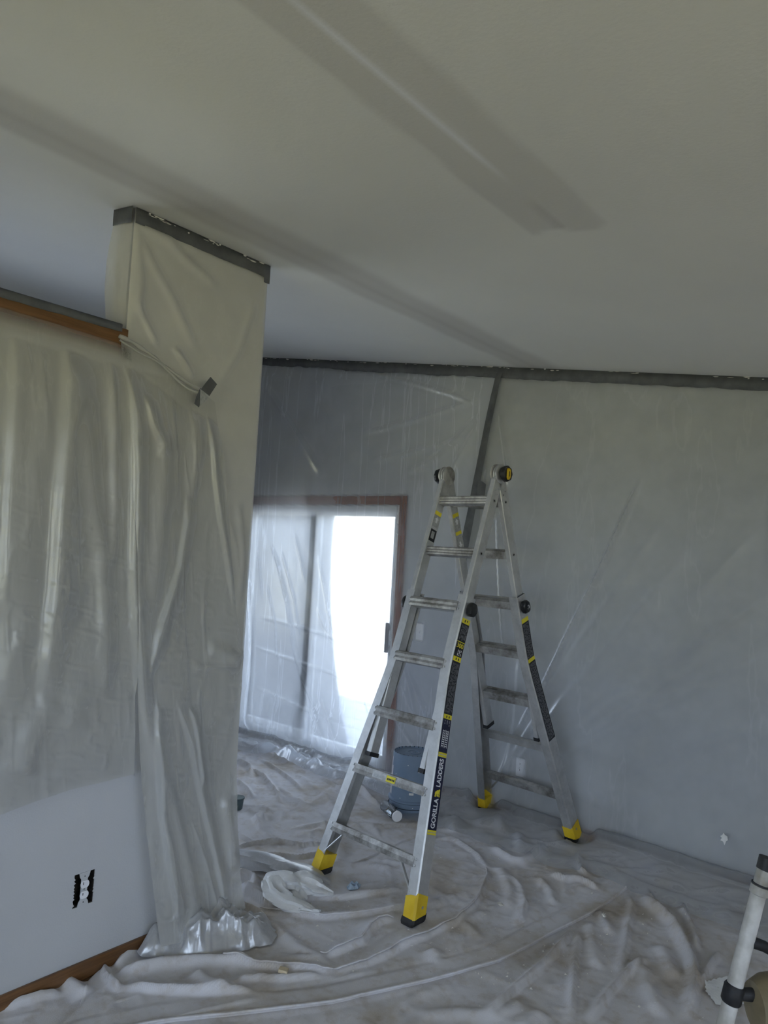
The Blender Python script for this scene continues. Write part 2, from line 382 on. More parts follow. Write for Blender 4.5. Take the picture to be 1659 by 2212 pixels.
# ceiling as a fine grid so the skim coats can be stored on it
gx = np.arange(XL, XR+0.02, 0.02); gx = np.concatenate([gx[gx <= -2.95][::10], gx[(gx > -2.95) & (gx < -0.5)], gx[gx >= -0.5][::10]])
gy = np.linspace(YB, Y0+0.14, 240)
CX, CY = np.meshgrid(gx, gy)
ceil = struct(grid('ceiling', np.stack([CX, CY, ceil_z(CX)], -1), M['ceiling'], flip=True), 'sloping off-white ceiling with two grey skim-coated joints')
wob = 0.03*(fbm(CY*2.2, CX*0+3, 3, 5)-0.5)*2
endy = 2.13 + 0.02*np.sin(CX*30)
b2 = sstep(-1.205, -1.180, CX+wob)*(1-sstep(-0.925, -0.890, CX-wob*0.8))*(1-sstep(endy-0.02, endy+0.01, CY))
b1 = sstep(-2.50, -2.42, CX+wob)*(1-sstep(-2.20, -2.08, CX+wob))
core = np.exp(-((CX+2.315+wob*0.5)/0.035)**2)*0.8
lines = np.exp(-((CX+1.068)/0.012)**2)*sstep(1.85, 1.95, CY)*0.55*b2
skim = np.clip(0.55*b2 + lines + 0.72*b1 + core*0.35, 0, 1)*(0.85+0.3*fbm(CX*3, CY*1.2, 3, 9))
swid = 0.004+0.008*sstep(0.7, 1.2, CY)*(1-sstep(1.45, 1.75, CY))
streak = np.exp(-((CX+1.058+0.01*(fbm(CY*5, CX*0, 3, 3)-0.5))/swid)**2)*sstep(0.6, 1.05, CY)*(1-sstep(1.55, 1.80, CY))
for nm, arr in (('skim', skim), ('streak', streak)):
    a = ceil.data.attributes.new(nm, 'FLOAT', 'POINT'); a.data.foreach_set('value', arr.reshape(-1).astype(np.float32))

def slope_wall(name, pts_bottom, thick_vec, label):
    """vertical wall between two floor points, its top following the ceiling"""
    (xa, ya), (xb, yb) = pts_bottom; tx, ty = thick_vec; e = 0.05
    v = []
    for (x, y) in ((xa, ya), (xb, yb), (xb+tx, yb+ty), (xa+tx, ya+ty)):
        v += [(x, y, 0), (x, y, ceil_z(x)+e)]
    f = [(0, 2, 3, 1), (2, 4, 5, 3), (4, 6, 7, 5), (6, 0, 1, 7), (1, 3, 5, 7), (0, 6, 4, 2)]
    o = mk(name, v, f, M['wall']); return struct(o, label)
# far wall with the sliding door opening
DXL, DXR, DZT = -5.26, -3.425, 2.02
def far_wall():
    v = []; f = []
    def slab(x0, x1, z0a, z0b, z1a, z1b):
        k = len(v)
        for y in (Y0, Y0+0.14):
            v.extend([(x0, y, z0a), (x1, y, z0b), (x1, y, z1b), (x0, y, z1a)])
        f.extend([(k, k+1, k+2, k+3), (k+7, k+6, k+5, k+4), (k, k+4, k+5, k+1), (k+1, k+5, k+6, k+2), (k+2, k+6, k+7, k+3), (k+3, k+7, k+4, k)])
    slab(XL, DXL, 0, 0, ceil_z(XL)+.04, ceil_z(DXL)+.04)
    slab(DXL, DXR, DZT, DZT, ceil_z(DXL)+.04, ceil_z(DXR)+.04)
    slab(DXR, XR, 0, 0, ceil_z(DXR)+.04, ceil_z(XR)+.04)
    return mk('wall_far', v, f, M['wall'])
struct(far_wall(), 'grey far wall behind clear plastic')


# wall with a window hole: boxes around the opening
def holed_wall(name, axis, pos, a0, a1, h0, h1, z0, z1, thick, zt0, zt1):
    v = []; f = []
    def slab(p, q, za, zb, ta, tb):
        k = len(v)
        for d in (0, thick):
            for (c, z) in ((p, za), (q, za), (q, tb), (p, ta)):
                v.append((c, pos+d, z) if axis == 'X' else (pos+d, c, z))
        f.extend([(k, k+1, k+2, k+3), (k+7, k+6, k+5, k+4), (k, k+4, k+5, k+1), (k+1, k+5, k+6, k+2), (k+2, k+6, k+7, k+3), (k+3, k+7, k+4, k)])
    tz = lambda c: zt0+(zt1-zt0)*(c-a0)/(a1-a0)
    slab(a0, h0, 0, 0, tz(a0), tz(h0)); slab(h1, a1, 0, 0, tz(h1), tz(a1))
    slab(h0, h1, 0, 0, z0, z0); slab(h0, h1, z1, z1, tz(h0), tz(h1))
    return struct(mk(name, v, f, M['wall']))
holed_wall('wall_back', 'X', YB, XL, XR, -2.1, 1.3, 0.5, 2.15, -0.14, ceil_z(XL)+.04, ceil_z(XR)+.04)
holed_wall('wall_right', 'Y', XR, YB, Y0+0.14, -0.8, 1.4, 0.6, 2.0, 0.14, ceil_z(XR)+.04, ceil_z(XR)+.04)
holed_wall('wall_outer_left', 'Y', XL, YB, Y0+0.14, -0.2, 2.9, 0.65, 2.20, -0.12, ceil_z(XL)+.04, ceil_z(XL)+.04)
def window_unit(name, axis, pos, a0, a1, z0, z1):
    r = empty(name, (0, 0, 0)); struct(r)
    def bx(nm, p, q, za, zb, d0, d1, mat):
        lo, hi = ((p, pos+d0, za), (q, pos+d1, zb)) if axis == 'X' else ((pos+d0, p, za), (pos+d1, q, zb))
        return box(nm, tuple(map(min, zip(lo, hi))), tuple(map(max, zip(lo, hi))), mat, r)
    s = -1 if axis == 'X' or pos < 0 else 1; mid = (a0+a1)/2
    for p, q, za, zb in ((a0, a0+.06, z0, z1), (a1-.06, a1, z0, z1), (a0+.06, a1-.06, z0, z0+.06), (a0+.06, a1-.06, z1-.06, z1), (mid-.03, mid+.03, z0+.06, z1-.06)):
        bx('window_frame', p, q, za, zb, s*0.05, s*0.10, M['vinyl'])
    for p, q in ((a0+.06, mid-.03), (mid+.03, a1-.06)):
        bx('pane', p, q, z0+.06, z1-.06, s*0.072, s*0.076, M['pane'])
window_unit('window_1', 'X', YB, -2.1, 1.3, 0.5, 2.15)
window_unit('fill_window', 'Y', XL, -0.2, 2.9, 0.65, 2.20)  # out of view, added to brighten the ceiling beyond the partition
window_unit('window_2', 'Y', XR, -0.8, 1.4, 0.6, 2.0)

# partition: part-height wall, then the pillar that runs up to the ceiling
OUT_Y, OUT_Z = L(181, 1920)[1], L(181, 1920)[2]
OH, OW = 0.062, 0.041                                 # half size of the open wall box
def left_wall():
    v = []; f = []
    def slab(y0, y1, z0, z1):
        k = len(v)
        for x in (X0, X0-WT):
            v.extend([(x, y0, z0), (x, y1, z0), (x, y1, z1), (x, y0, z1)])
        f.extend([(k, k+1, k+2, k+3), (k+7, k+6, k+5, k+4), (k, k+4, k+5, k+1), (k+1, k+5, k+6, k+2), (k+2, k+6, k+7, k+3), (k+3, k+7, k+4, k)])
    a, bq = OUT_Y-OW, OUT_Y+OW
    slab(YB, a, 0, HALF-0.02); slab(bq, COLB, 0, HALF-0.02)
    slab(a, bq, 0, OUT_Z-OH); slab(a, bq, OUT_Z+OH, HALF-0.02)
    return mk('wall_left', v, f, M['wall'])
struct(left_wall(), 'part-height partition wall with an uncovered outlet')

def pillar():
    v = []; lo = HALF-0.02
    for z in (0, 1):
        for (x, y) in ((X0, COLA), (X0, COLB), (X0-WT, COLB), (X0-WT, COLA)):
            v.append((x, y, lo if z == 0 else ceil_z(x)+0.03))
    f = [(0, 1, 5, 4), (1, 2, 6, 5), (2, 3, 7, 6), (3, 0, 4, 7), (4, 5, 6, 7), (0, 3, 2, 1)]
    return mk('wall_pillar', v, f, M['wall'])
struct(pillar(), 'pillar end of the partition reaching the ceiling')

# wood trims and baseboards
struct(box('trim_1', (X0-WT-0.02, YB+0.01, HALF-0.105), (X0+0.020, COLA-0.001, HALF), M['oakY'], bev=0.004), 'stained oak cap along the top of the part-height wall')
struct(box('baseboard_left', (X0, YB+0.01, 0), (X0+0.014, COLB, 0.068), M['oakY'], bev=0.004), 'stained oak baseboard below the bare wall')
struct(box('baseboard_far', (DXR+0.075, Y0-0.013, 0), (XR, Y0, 0.062), M['oakX'], bev=0.004), 'oak baseboard seen through the plastic')

# ------------------------------------------------------------------ sliding door
door = struct(empty('door_1', ((DXL+DXR)/2, Y0, 0)), 'sliding glass patio door behind plastic film')
cx_ = (DXL+DXR)/2
def dbox(nm, x0, x1, y0, y1, z0, z1, mat, parent=door, bev=0.0):
    ox = 0 if parent is not door else cx_; oy = 0 if parent is not door else Y0
    if parent is not door: ox, oy = cx_, Y0
    return box(nm, (x0-ox, y0-oy, z0), (x1-ox, y1-oy, z1), mat, parent, bev)
# frame
dbox('frame_head', DXL, DXR, Y0+0.0, Y0+0.13, DZT-0.045, DZT, M['vinyl'])
dbox('frame_jamb', DXL, DXL+0.035, Y0+0.0, Y0+0.13, 0, DZT-0.045, M['vinyl'])
dbox('frame_jamb', DXR-0.03, DXR, Y0+0.0, Y0+0.13, 0, DZT-0.045, M['vinyl'])
dbox('frame_sill', DXL+0.035, DXR-0.03, Y0+0.0, Y0+0.13, 0, 0.04, M['vinyl'])
XM = F(681, 1106)[0]
def panel(nm, xa, xb, yc, wl, wr, handle=False):
    e = bpy.data.objects.new(nm, None); C.objects.link(e); e.parent = door
    z0, z1 = 0.042, DZT-0.047; t = 0.018
    dbox('stile', xa, xa+wl, yc-t, yc+t, z0, z1, M['vinyl'], e, 0.003); dbox('stile', xb-wr, xb, yc-t, yc+t, z0, z1, M['vinyl'], e, 0.003)
    dbox('rail', xa+wl, xb-wr, yc-t, yc+t, z1-0.03, z1, M['vinyl'], e); dbox('rail', xa+wl, xb-wr, yc-t, yc+t, z0, z0+0.09, M['vinyl'], e)
    dbox('pane', xa+wl, xb-wr, yc-0.003, yc+0.003, z0+0.09, z1-0.03, M['pane'], e)
    return e
panel('fixed_panel', DXL+0.037, XM+0.03, Y0+0.095, 0.05, 0.045)
sp = panel('sliding_panel', XM-0.012, DXR-0.032, Y0+0.045, 0.05, 0.036)
dbox('gasket', XM+0.0385, XM+0.0600, Y0+0.020, Y0+0.0265, 0.05, DZT-0.06, M['gasket'], sp)
dbox('insect_screen', DXL+0.04, XM-0.02, Y0+0.121, Y0+0.123, 0.05, DZT-0.05, M['screen'])
hb = bmesh.new()
hz0, hz1 = F(836, 1410)[2], F(836, 1345)[2]; hx = F(836, 1378)[0]
bm_box(hb, (hx-0.014-cx_, -0.012, hz0), (hx+0.014-cx_, 0.004, hz1), 0.004)
bm_box(hb, (hx-0.008-cx_, 0.004, hz0+0.03), (hx+0.030-cx_, 0.027, hz0+0.055)); bm_box(hb, (hx-0.008-cx_, 0.004, hz1-0.055), (hx+0.030-cx_, 0.027, hz1-0.03))
bm_obj('pull_handle', hb, M['handle'], sp, True)
# casing
cas = struct(empty('trim_2', (cx_, Y0, 0)), 'reddish oak casing around the patio door')
for nm, x0, x1, z0, z1, mt in (('side_casing', DXR+0.004, DXR+0.072, 0, DZT+0.012, 'oakZ'), ('side_casing', DXL-0.072, DXL-0.004, 0, DZT+0.012, 'oakZ'), ('head_casing', DXL-0.072, DXR+0.072, DZT+0.012, DZT+0.080, 'oakX')):
    box(nm, (x0-cx_, -0.017, z0), (x1-cx_, 0, z1), M[mt], cas, 0.004)

# outside: lawn all round the house, a deck in front of the door, a neighbour's wall
gr = mk('lawn', [(-45, -45, -0.35), (45, -45, -0.35), (45, 45, -0.35), (-45, 45, -0.35)], [(0, 1, 2, 3)], M['grass']); struct(gr, 'dry lawn around the house')
dk = struct(empty('deck', (-4.5, Y0+0.2, 0)), 'weathered deck outside the patio door')
for k in range(30):
    box('deck_board', (-9.5, 0.0+k*0.30, -0.10), (3.2, 0.288+k*0.30, -0.06), M['deck'], dk)
M['concrete'] = mat_noise('bounce_slab_concrete', (0.40, 0.41, 0.43), (0.48, 0.49, 0.51), 2.0, 0.9, 0.2, 30)
struct(box('patio', (-13.0, -5.0, -0.36), (XL-0.14, 4.4, -0.20), M['concrete']), 'unseen concrete slab added to bounce cool daylight indoors')  # added out of view as a neutral reflector for the left window
struct(box('wall_neighbour', (-24, 13.6, -0.35), (-9.6, 14.1, 4.2), M['outside']), 'grey neighbouring house wall outside the door')

# ------------------------------------------------------------------ floor relief shared by all cloths
def GP(pts): return [tuple(G(px, py)[:2]) for px, py in pts]
HEM = [(60, 2290), (200, 2245), (340, 2216), (480, 2201), (640, 2182), (720, 2172), (850, 2142), (950, 2120), (1080, 2082), (1150, 2045), (1190, 2022), (1240, 1997), (1276, 1979), (1318, 1950), (1358, 1920)]
FOLDS = [
 ([(480, 2152), (600, 2145), (760, 2120), (900, 2088), (1010, 2060), (1060, 2045), (1150, 2000), (1200, 1975), (1300, 1935), (1356, 1917)], 0.018, -0.010, 'r'),
 ([(720, 2103), (790, 2088), (840, 2065), (860, 2050), (915, 2030), (930, 2020), (985, 1998), (1020, 1966), (1035, 1945), (1052, 1900), (1050, 1880)], 0.05, 0.020, 's'),
 ([(690, 2076), (740, 2058), (780, 2040), (800, 2012), (820, 1998), (850, 1990), (880, 1992)], 0.045, 0.022, 's'),
 ([(480, 2082), (600, 2098), (720, 2100)], 0.05, 0.024, 's'),
 ([(590, 2075), (690, 2078), (640, 2050), (600, 2010), (560, 1995)], 0.04, 0.018, 'r'),
 ([(560, 1963), (620, 1978), (700, 1985), (790, 1978), (850, 1968), (900, 1962), (980, 1955)], 0.05, 0.020, 's'),
 ([(600, 1948), (660, 1946), (740, 1943), (805, 1934), (880, 1925)], 0.05, 0.020, 's'),
 ([(900, 1960), (1000, 1940), (1040, 1920)], 0.05, 0.014, 'r'),
 ([(500, 1920), (560, 1950), (600, 1970)], 0.05, 0.04, 'b'),
 ([(505, 1890), (545, 1905), (548, 1930)], 0.05, 0.05, 'b'),
 ([(500, 1960), (540, 1975), (570, 1990)], 0.04, 0.04, 'b'),
 ([(515, 1935), (580, 1935), (620, 1950)], 0.04, 0.03, 'r'),
 # right of the ladder
 ([(938, 1812), (980, 1815), (1005, 1830), (1030, 1850), (1053, 1880)], 0.035, 0.022, 'b'),
 ([(1110, 2005), (1128, 1990), (1135, 1960), (1128, 1925), (1100, 1890)], 0.045, 0.026, 'b'),
 ([(1090, 1975), (1105, 1940), (1090, 1900), (1075, 1870)], 0.05, 0.020, 'r'),
 ([(1060, 1825), (1085, 1845), (1110, 1860), (1125, 1863), (1160, 1848), (1200, 1835)], 0.035, 0.028, 'r'),
 ([(1190, 1890), (1220, 1905), (1255, 1905), (1300, 1930)], 0.035, 0.026, 's'),
 ([(1240, 1860), (1250, 1880), (1268, 1900)], 0.035, 0.028, 'b'),
 ([(1195, 1960), (1190, 1930), (1160, 1895)], 0.035, 0.018, 'r'),
 ([(1020, 1790), (1075, 1785), (1090, 1810)], 0.06, 0.028, 'r'),
 ([(1110, 1810), (1130, 1825), (1115, 1840)], 0.04, 0.024, 'r'),
 ([(960, 1770), (985, 1785), (975, 1800)], 0.05, 0.024, 'r'),
 ([(1040, 2035), (1000, 1995), (1050, 1970)], 0.04, 0.014, 'r'),
 ([(930, 2055), (945, 2075), (935, 2085)], 0.05, 0.02, 'r'),
 # foreground right
 ([(1040, 2215), (1065, 2190), (1130, 2130), (1185, 2080), (1250, 2005)], 0.035, 0.034, 'b'),
 ([(1235, 2215), (1240, 2150), (1245, 2080), (1254, 2005)], 0.035, 0.026, 'b'),
 ([(1290, 2100), (1280, 2050), (1275, 1990)], 0.045, 0.020, 'r'),
 ([(1320, 2020), (1305, 1990), (1290, 1965)], 0.03, 0.018, 'r'),
 ([(1335, 2120), (1355, 2050), (1360, 2000), (1370, 1960), (1357, 1925)], 0.04, 0.024, 'b'),
 ([(1490, 2215), (1505, 2130), (1500, 2080), (1480, 2040), (1460, 2000), (1420, 1965), (1392, 1926)], 0.05, 0.050, 'b'),
 ([(1512, 2055), (1495, 2000), (1470, 1960)], 0.04, 0.036, 'b'),
 ([(1270, 2215), (1320, 2145), (1370, 2095), (1410, 2068)], 0.04, 0.030, 'b'),
 ([(1430, 2200), (1395, 2130), (1380, 2080)], 0.05, 0.026, 'r'),
 ([(1460, 2120), (1440, 2070), (1420, 2040)], 0.05, 0.022, 'r'),
 ([(1515, 2135), (1530, 2100), (1562, 2058)], 0.03, 0.036, 'b'),
 ([(900, 2200), (980, 2188), (1060, 2194), (1150, 2165)], 0.05, 0.018, 'r'),
 ([(1180, 2190), (1140, 2212), (1120, 2230)], 0.05, 0.02, 'r'),
 # foreground left
 ([(330, 2030), (300, 2050), (262, 2075), (240, 2095)], 0.035, 0.030, 'b'),
 ([(225, 2085), (222, 2105), (240, 2130), (258, 2148)], 0.03, 0.032, 'b'),
 ([(560, 2085), (450, 2080), (350, 2085), (235, 2110)], 0.05, 0.034, 'b'),
 ([(255, 2135), (380, 2148), (560, 2150)], 0.05, 0.026, 's'),
 ([(365, 2210), (450, 2188), (560, 2162)], 0.04, 0.026, 's'),
 ([(420, 2105), (445, 2135), (500, 2150)], 0.05, 0.022, 'r'),
 ([(190, 2150), (160, 2130), (140, 2118)], 0.04, 0.026, 'r'),
 ([(0, 2185), (80, 2160), (135, 2142)], 0.03, 0.022, 's'),
 ([(500, 2130), (540, 2120), (620, 2118), (700, 2110)], 0.03, 0.018, 's'),
 ([(900, 2150), (960, 2130), (940, 2095)], 0.05, 0.01, 'r'),
 # beyond the partition
 ([(508, 1640), (540, 1660), (538, 1685)], 0.04, 0.030, 'b'), ([(505, 1690), (530, 1710), (545, 1730)], 0.04, 0.026, 'b'),
 ([(545, 1660), (575, 1690), (600, 1720), (600, 1745)], 0.035, 0.026, 'b'), ([(560, 1640), (620, 1680), (655, 1712)], 0.035, 0.020, 'b'),
 ([(580, 1782), (560, 1760), (548, 1770), (560, 1795), (592, 1815)], 0.03, 0.024, 'b'), ([(690, 1680), (740, 1710), (760, 1745)], 0.03, 0.02, 'b'),
 ([(700, 1665), (760, 1690), (800, 1730), (835, 1752)], 0.04, 0.03, 'b'), ([(600, 1700), (640, 1730), (710, 1772)], 0.025, 0.012, 'r'),
 ([(500, 1832), (600, 1820), (650, 1830), (720, 1838)], 0.04, 0.026, 'b'), ([(500, 1798), (545, 1822)], 0.03, 0.02, 'b'),
 ([(620, 1795), (690, 1780), (760, 1772)], 0.03, 0.012, 'r'), ([(505, 1740), (560, 1745), (585, 1760)], 0.03, 0.016, 'r'),
 ([(560, 1845), (640, 1855), (720, 1850)], 0.04, 0.02, 's'), ([(600, 1890), (680, 1870), (760, 1872), (860, 1880)], 0.05, 0.016, 's'),
 ([(780, 1792), (850, 1786), (915, 1783)], 0.06, 0.016, 's'), ([(640, 1670), (700, 1720), (740, 1780)], 0.03, 0.014, 'r'),
 ([(800, 1860), (870, 1870), (900, 1885)], 0.03, 0.012, 'r'), ([(520, 1610), (600, 1640), (720, 1675)], 0.05, 0.03, 'r'),
]
WFOLDS = [(GP(p), w*(0.9 if k == 's' else 0.66), a*(1.15 if k == 's' else 0.95), k) for p, w, a, k in FOLDS]
WHEM = GP(HEM)
# ladder placement (needed to press the cloth flat under the feet)
LX, LY, LYAW, LHZ, LA1, LA2 = -2.2473, 3.4715, -0.0684, 2.1432, 0.3174, 0.3456
def lad_world(x, y):
    c, s = math.cos(LYAW), math.sin(LYAW); return (LX + c*x - s*y, LY + s*x + c*y)
FEET = [lad_world(sx*0.33, sy) for sx in (-1, 1) for sy in (-LHZ*math.tan(LA1), LHZ*math.tan(LA2))]
FLAT = [(f[0], f[1], 0.09) for f in FEET] + [(G(880, 1755)[0]-0.02, G(880, 1755)[1]+0.06, 0.17)]
def relief(x, y):
    h = np.zeros_like(x)
    h += 0.006*np.clip(ridged(x*2.1+y*0.7, y*2.0-x*0.5, 3, 21)-0.62, 0, 1)*2.2
    far = np.clip((-x-2.45)/0.3, 0, 1)
    wx = x + 0.10*fbm(x*3, y*3, 2, 4); wy = y + 0.10*fbm(x*3+9, y*3, 2, 8)
    h += (0.006+0.016*far)*np.clip(ridged((wx+wy)*3.2, (wy-wx)*1.5, 3, 33)-0.60, 0, 1)*2.4
    h += 0.006*np.clip(ridged(wx*4.3-wy*1.2, wy*4.1+wx, 2, 52)-0.74, 0, 1)*3.2
    h += 0.004*np.clip(ridged(wx*11, wy*11, 2, 57)-0.70, 0, 1)*3
    h += 0.002*fbm(x*14, y*14, 3, 40)
    h += 0.040*sstep(Y0-0.42, Y0-0.08, y)*sstep(-3.0, -2.6, x)*(0.8+0.4*fbm(x*2.5, y*0, 2, 70))
    h = add_folds(h, x, y, WFOLDS)
    band = add_folds(np.zeros_like(x), x, y, [(WHEM, 0.115, 1.0, 'f')])
    h = np.maximum(h, 0.0)*(1-0.72*band)+0.007*band
    for fx, fy, r in FLAT:
        d = np.hypot(x-fx, y-fy); h *= sstep(r*0.75, r*1.5, d)
    return h
def relief1(x, y): return float(relief(np.array([[float(x)]]), np.array([[float(y)]]))[0, 0])

def resample(P, n):
    P = np.asarray(P, float); s = np.r_[0, np.cumsum(np.linalg.norm(P[1:]-P[:-1], axis=1))]
    t = np.linspace(0, s[-1], n); return np.stack([np.interp(t, s, P[:, k]) for k in range(P.shape[1])], 1)
def cloth_between(name, A, B, step, lift, lip):
    """cloth spanning two plan curves A (first edge, has the hem) and B"""
    A = np.asarray(A, float); B = np.asarray(B, float)
    n = int(max(np.linalg.norm(A[1:]-A[:-1], axis=1).sum(), np.linalg.norm(B[1:]-B[:-1], axis=1).sum())/step)+2
    a = resample(A, n); bq = resample(B, n); r = int(np.linalg.norm(a-bq, axis=1).max()/step)+2
    t = np.linspace(0, 1, r)[:, None, None]; XY = a[None]*(1-t)+bq[None]*t
    x, y = XY[..., 0], XY[..., 1]; z = relief(x, y)+lift
    hem = np.exp(-(np.linalg.norm(XY-a[None], axis=-1)/0.012)**2)
    z = z + lip*hem*0.6
    z[0] = np.maximum(z[0]-lip*2.2, 0.003)
    return grid(name, np.stack([x, y, z], -1), M['canvas'])

# base cloth of the near room; its left edge curls away from the baseboard
ledge = [tuple(G(*p)[:2]) for p in ((150, 2300), (158, 2240), (165, 2212), (172, 2165), (190, 2115), (218, 2087), (260, 2056), (305, 2028))]
ledge = ledge + [(X0+0.016, ledge[-1][1]+0.06), (X0+0.016, Y0-0.05)]
ledge = [(ledge[0][0]+0.10, 0.55)] + ledge
o = cloth_between('drop_cloth', ledge, [(1.1, 0.55), (1.1, Y0-0.05)], 0.0115, 0.006, 0.008)
tag(o, 'largest off-white canvas drop cloth, spread over the foreground below the folded hem', 'drop cloth', 'canvas drop cloths on the floor')
# second cloth lying on it, its hem running across the foreground
hem = GP(HEM)
farb = GP([(200, 2150), (270, 2100), (360, 2045), (430, 1990), (500, 1950), (600, 1905), (700, 1880), (840, 1858), (938, 1846), (1010, 1858), (1078, 1885), (1140, 1880), (1200, 1868), (1290, 1880), (1362, 1916)])
o = cloth_between('drop_cloth', hem, farb, 0.0105, 0.013, 0.008)
tag(o, 'canvas drop cloth under the ladder front feet with a long folded hem', 'drop cloth', 'canvas drop cloths on the floor')
def hem_line(pix, rad, lift, parent):
    P2 = resample(GP(pix), 90); zz_ = relief(P2[:, :1], P2[:, 1:])[:, 0]+lift
    return tube('hem', [(p[0], p[1], q) for p, q in zip(P2, zz_)], [rad*0.3]+[rad]*88+[rad*0.3], M['canvas'], parent, 8, 0.8)
hem_line(HEM, 0.0055, 0.020, o)
hem_line([(720, 2103), (790, 2088), (840, 2065), (860, 2050), (915, 2030), (930, 2020), (985, 1998), (1020, 1966), (1035, 1945), (1052, 1900), (1050, 1880)], 0.0045, 0.019, o)
hem_line([(690, 2076), (740, 2058), (780, 2040), (800, 2012), (820, 1998), (850, 1990)], 0.004, 0.019, o)
hem_line([(480, 2084), (600, 2100), (720, 2103)], 0.004, 0.020, o)
hem_line([(560, 1965), (620, 1980), (700, 1987), (790, 1980), (850, 1970)], 0.004, 0.019, o)
# cloth in the room beyond
o = cloth_between('drop_cloth', [(-2.56, 2.32), (-2.56, Y0-0.05)], [(-6.2, 2.32), (-6.2, Y0-0.05)], 0.0125, 0.010, 0.006)
tag(o, 'rumpled canvas drop cloth beyond the pillar in front of the patio door', 'drop cloth', 'canvas drop cloths on the floor')
# small cloth end at the bare wall
tl = GP([(0, 2172), (40, 2155), (80, 2141), (140, 2121), (185, 2116), (240, 2105), (300, 2090)])
bl = [(p[0]+0.36, p[1]-0.62) for p in tl]
o = cloth_between('drop_cloth', [(tl[0][0]+0.0, tl[0][1]-0.5)]+tl, [(bl[0][0]+0.0, bl[0][1]-0.2)]+bl, 0.012, 0.003, 0.006)
tag(o, 'end of a canvas drop cloth tucked against the oak baseboard', 'drop cloth', 'canvas drop cloths on the floor')

# ------------------------------------------------------------------ plastic on the far wall
SEAM = [(2.96, F(1085, 805)[0]), (F(1060, 930)[2], F(1060, 930)[0]), (2.00, F(1030, 1100)[0]), (1.74, F(1015, 1180)[0]), (0.0, -2.93)]
def seam_x(z):
    zz = np.array([s[0] for s in SEAM][::-1]); xx = np.array([s[1] for s in SEAM][::-1]); return np.interp(z, zz, xx)
def FP(pts): return [tuple(F(px, py)[[0, 2]]) for px, py in pts]
FAR_R = [
 ([(1398, 1012), (1365, 1085), (1330, 1165), (1285, 1260), (1240, 1350), (1185, 1465), (1140, 1545), (1100, 1610)], 0.022, 0.040, 'b'),
 ([(1659, 1120), (1530, 1260), (1400, 1400), (1290, 1510), (1190, 1610)], 0.035, 0.008, 'r'),
 ([(1680, 1270), (1480, 1410), (1300, 1540), (1200, 1610)], 0.03, 0.009, 'r'),
 ([(1680, 1400), (1500, 1485), (1350, 1560), (1180, 1650)], 0.03, 0.009, 'r'),
 ([(1500, 1180), (1400, 1300), (1300, 1420), (1170, 1570)], 0.03, 0.010, 'r'),
 ([(1450, 1100), (1380, 1210), (1260, 1380), (1160, 1530)], 0.025, 0.008, 'r'),
 ([(1680, 1560), (1480, 1620), (1330, 1680)], 0.03, 0.008, 'r'),
 ([(1560, 1400), (1420, 1500), (1250, 1600)], 0.02, 0.008, 'r'),
 ([(1082, 890), (1090, 940), (1098, 1000), (1105, 1060)], 0.025, 0.020, 'b'),
 ([(1078, 1100), (1082, 1200), (1088, 1330), (1095, 1420)], 0.020, 0.018, 'b'),
 ([(1060, 1000), (1052, 1100), (1045, 1200)], 0.020, 0.014, 'r'),
 ([(1130, 1400), (1120, 1560), (1090, 1690)], 0.02, 0.012, 'r'),
 ([(1180, 1520), (1120, 1620), (1070, 1700)], 0.02, 0.012, 'r'),
 ([(1230, 1500), (1150, 1610), (1080, 1700)], 0.02, 0.010, 'r'),
]
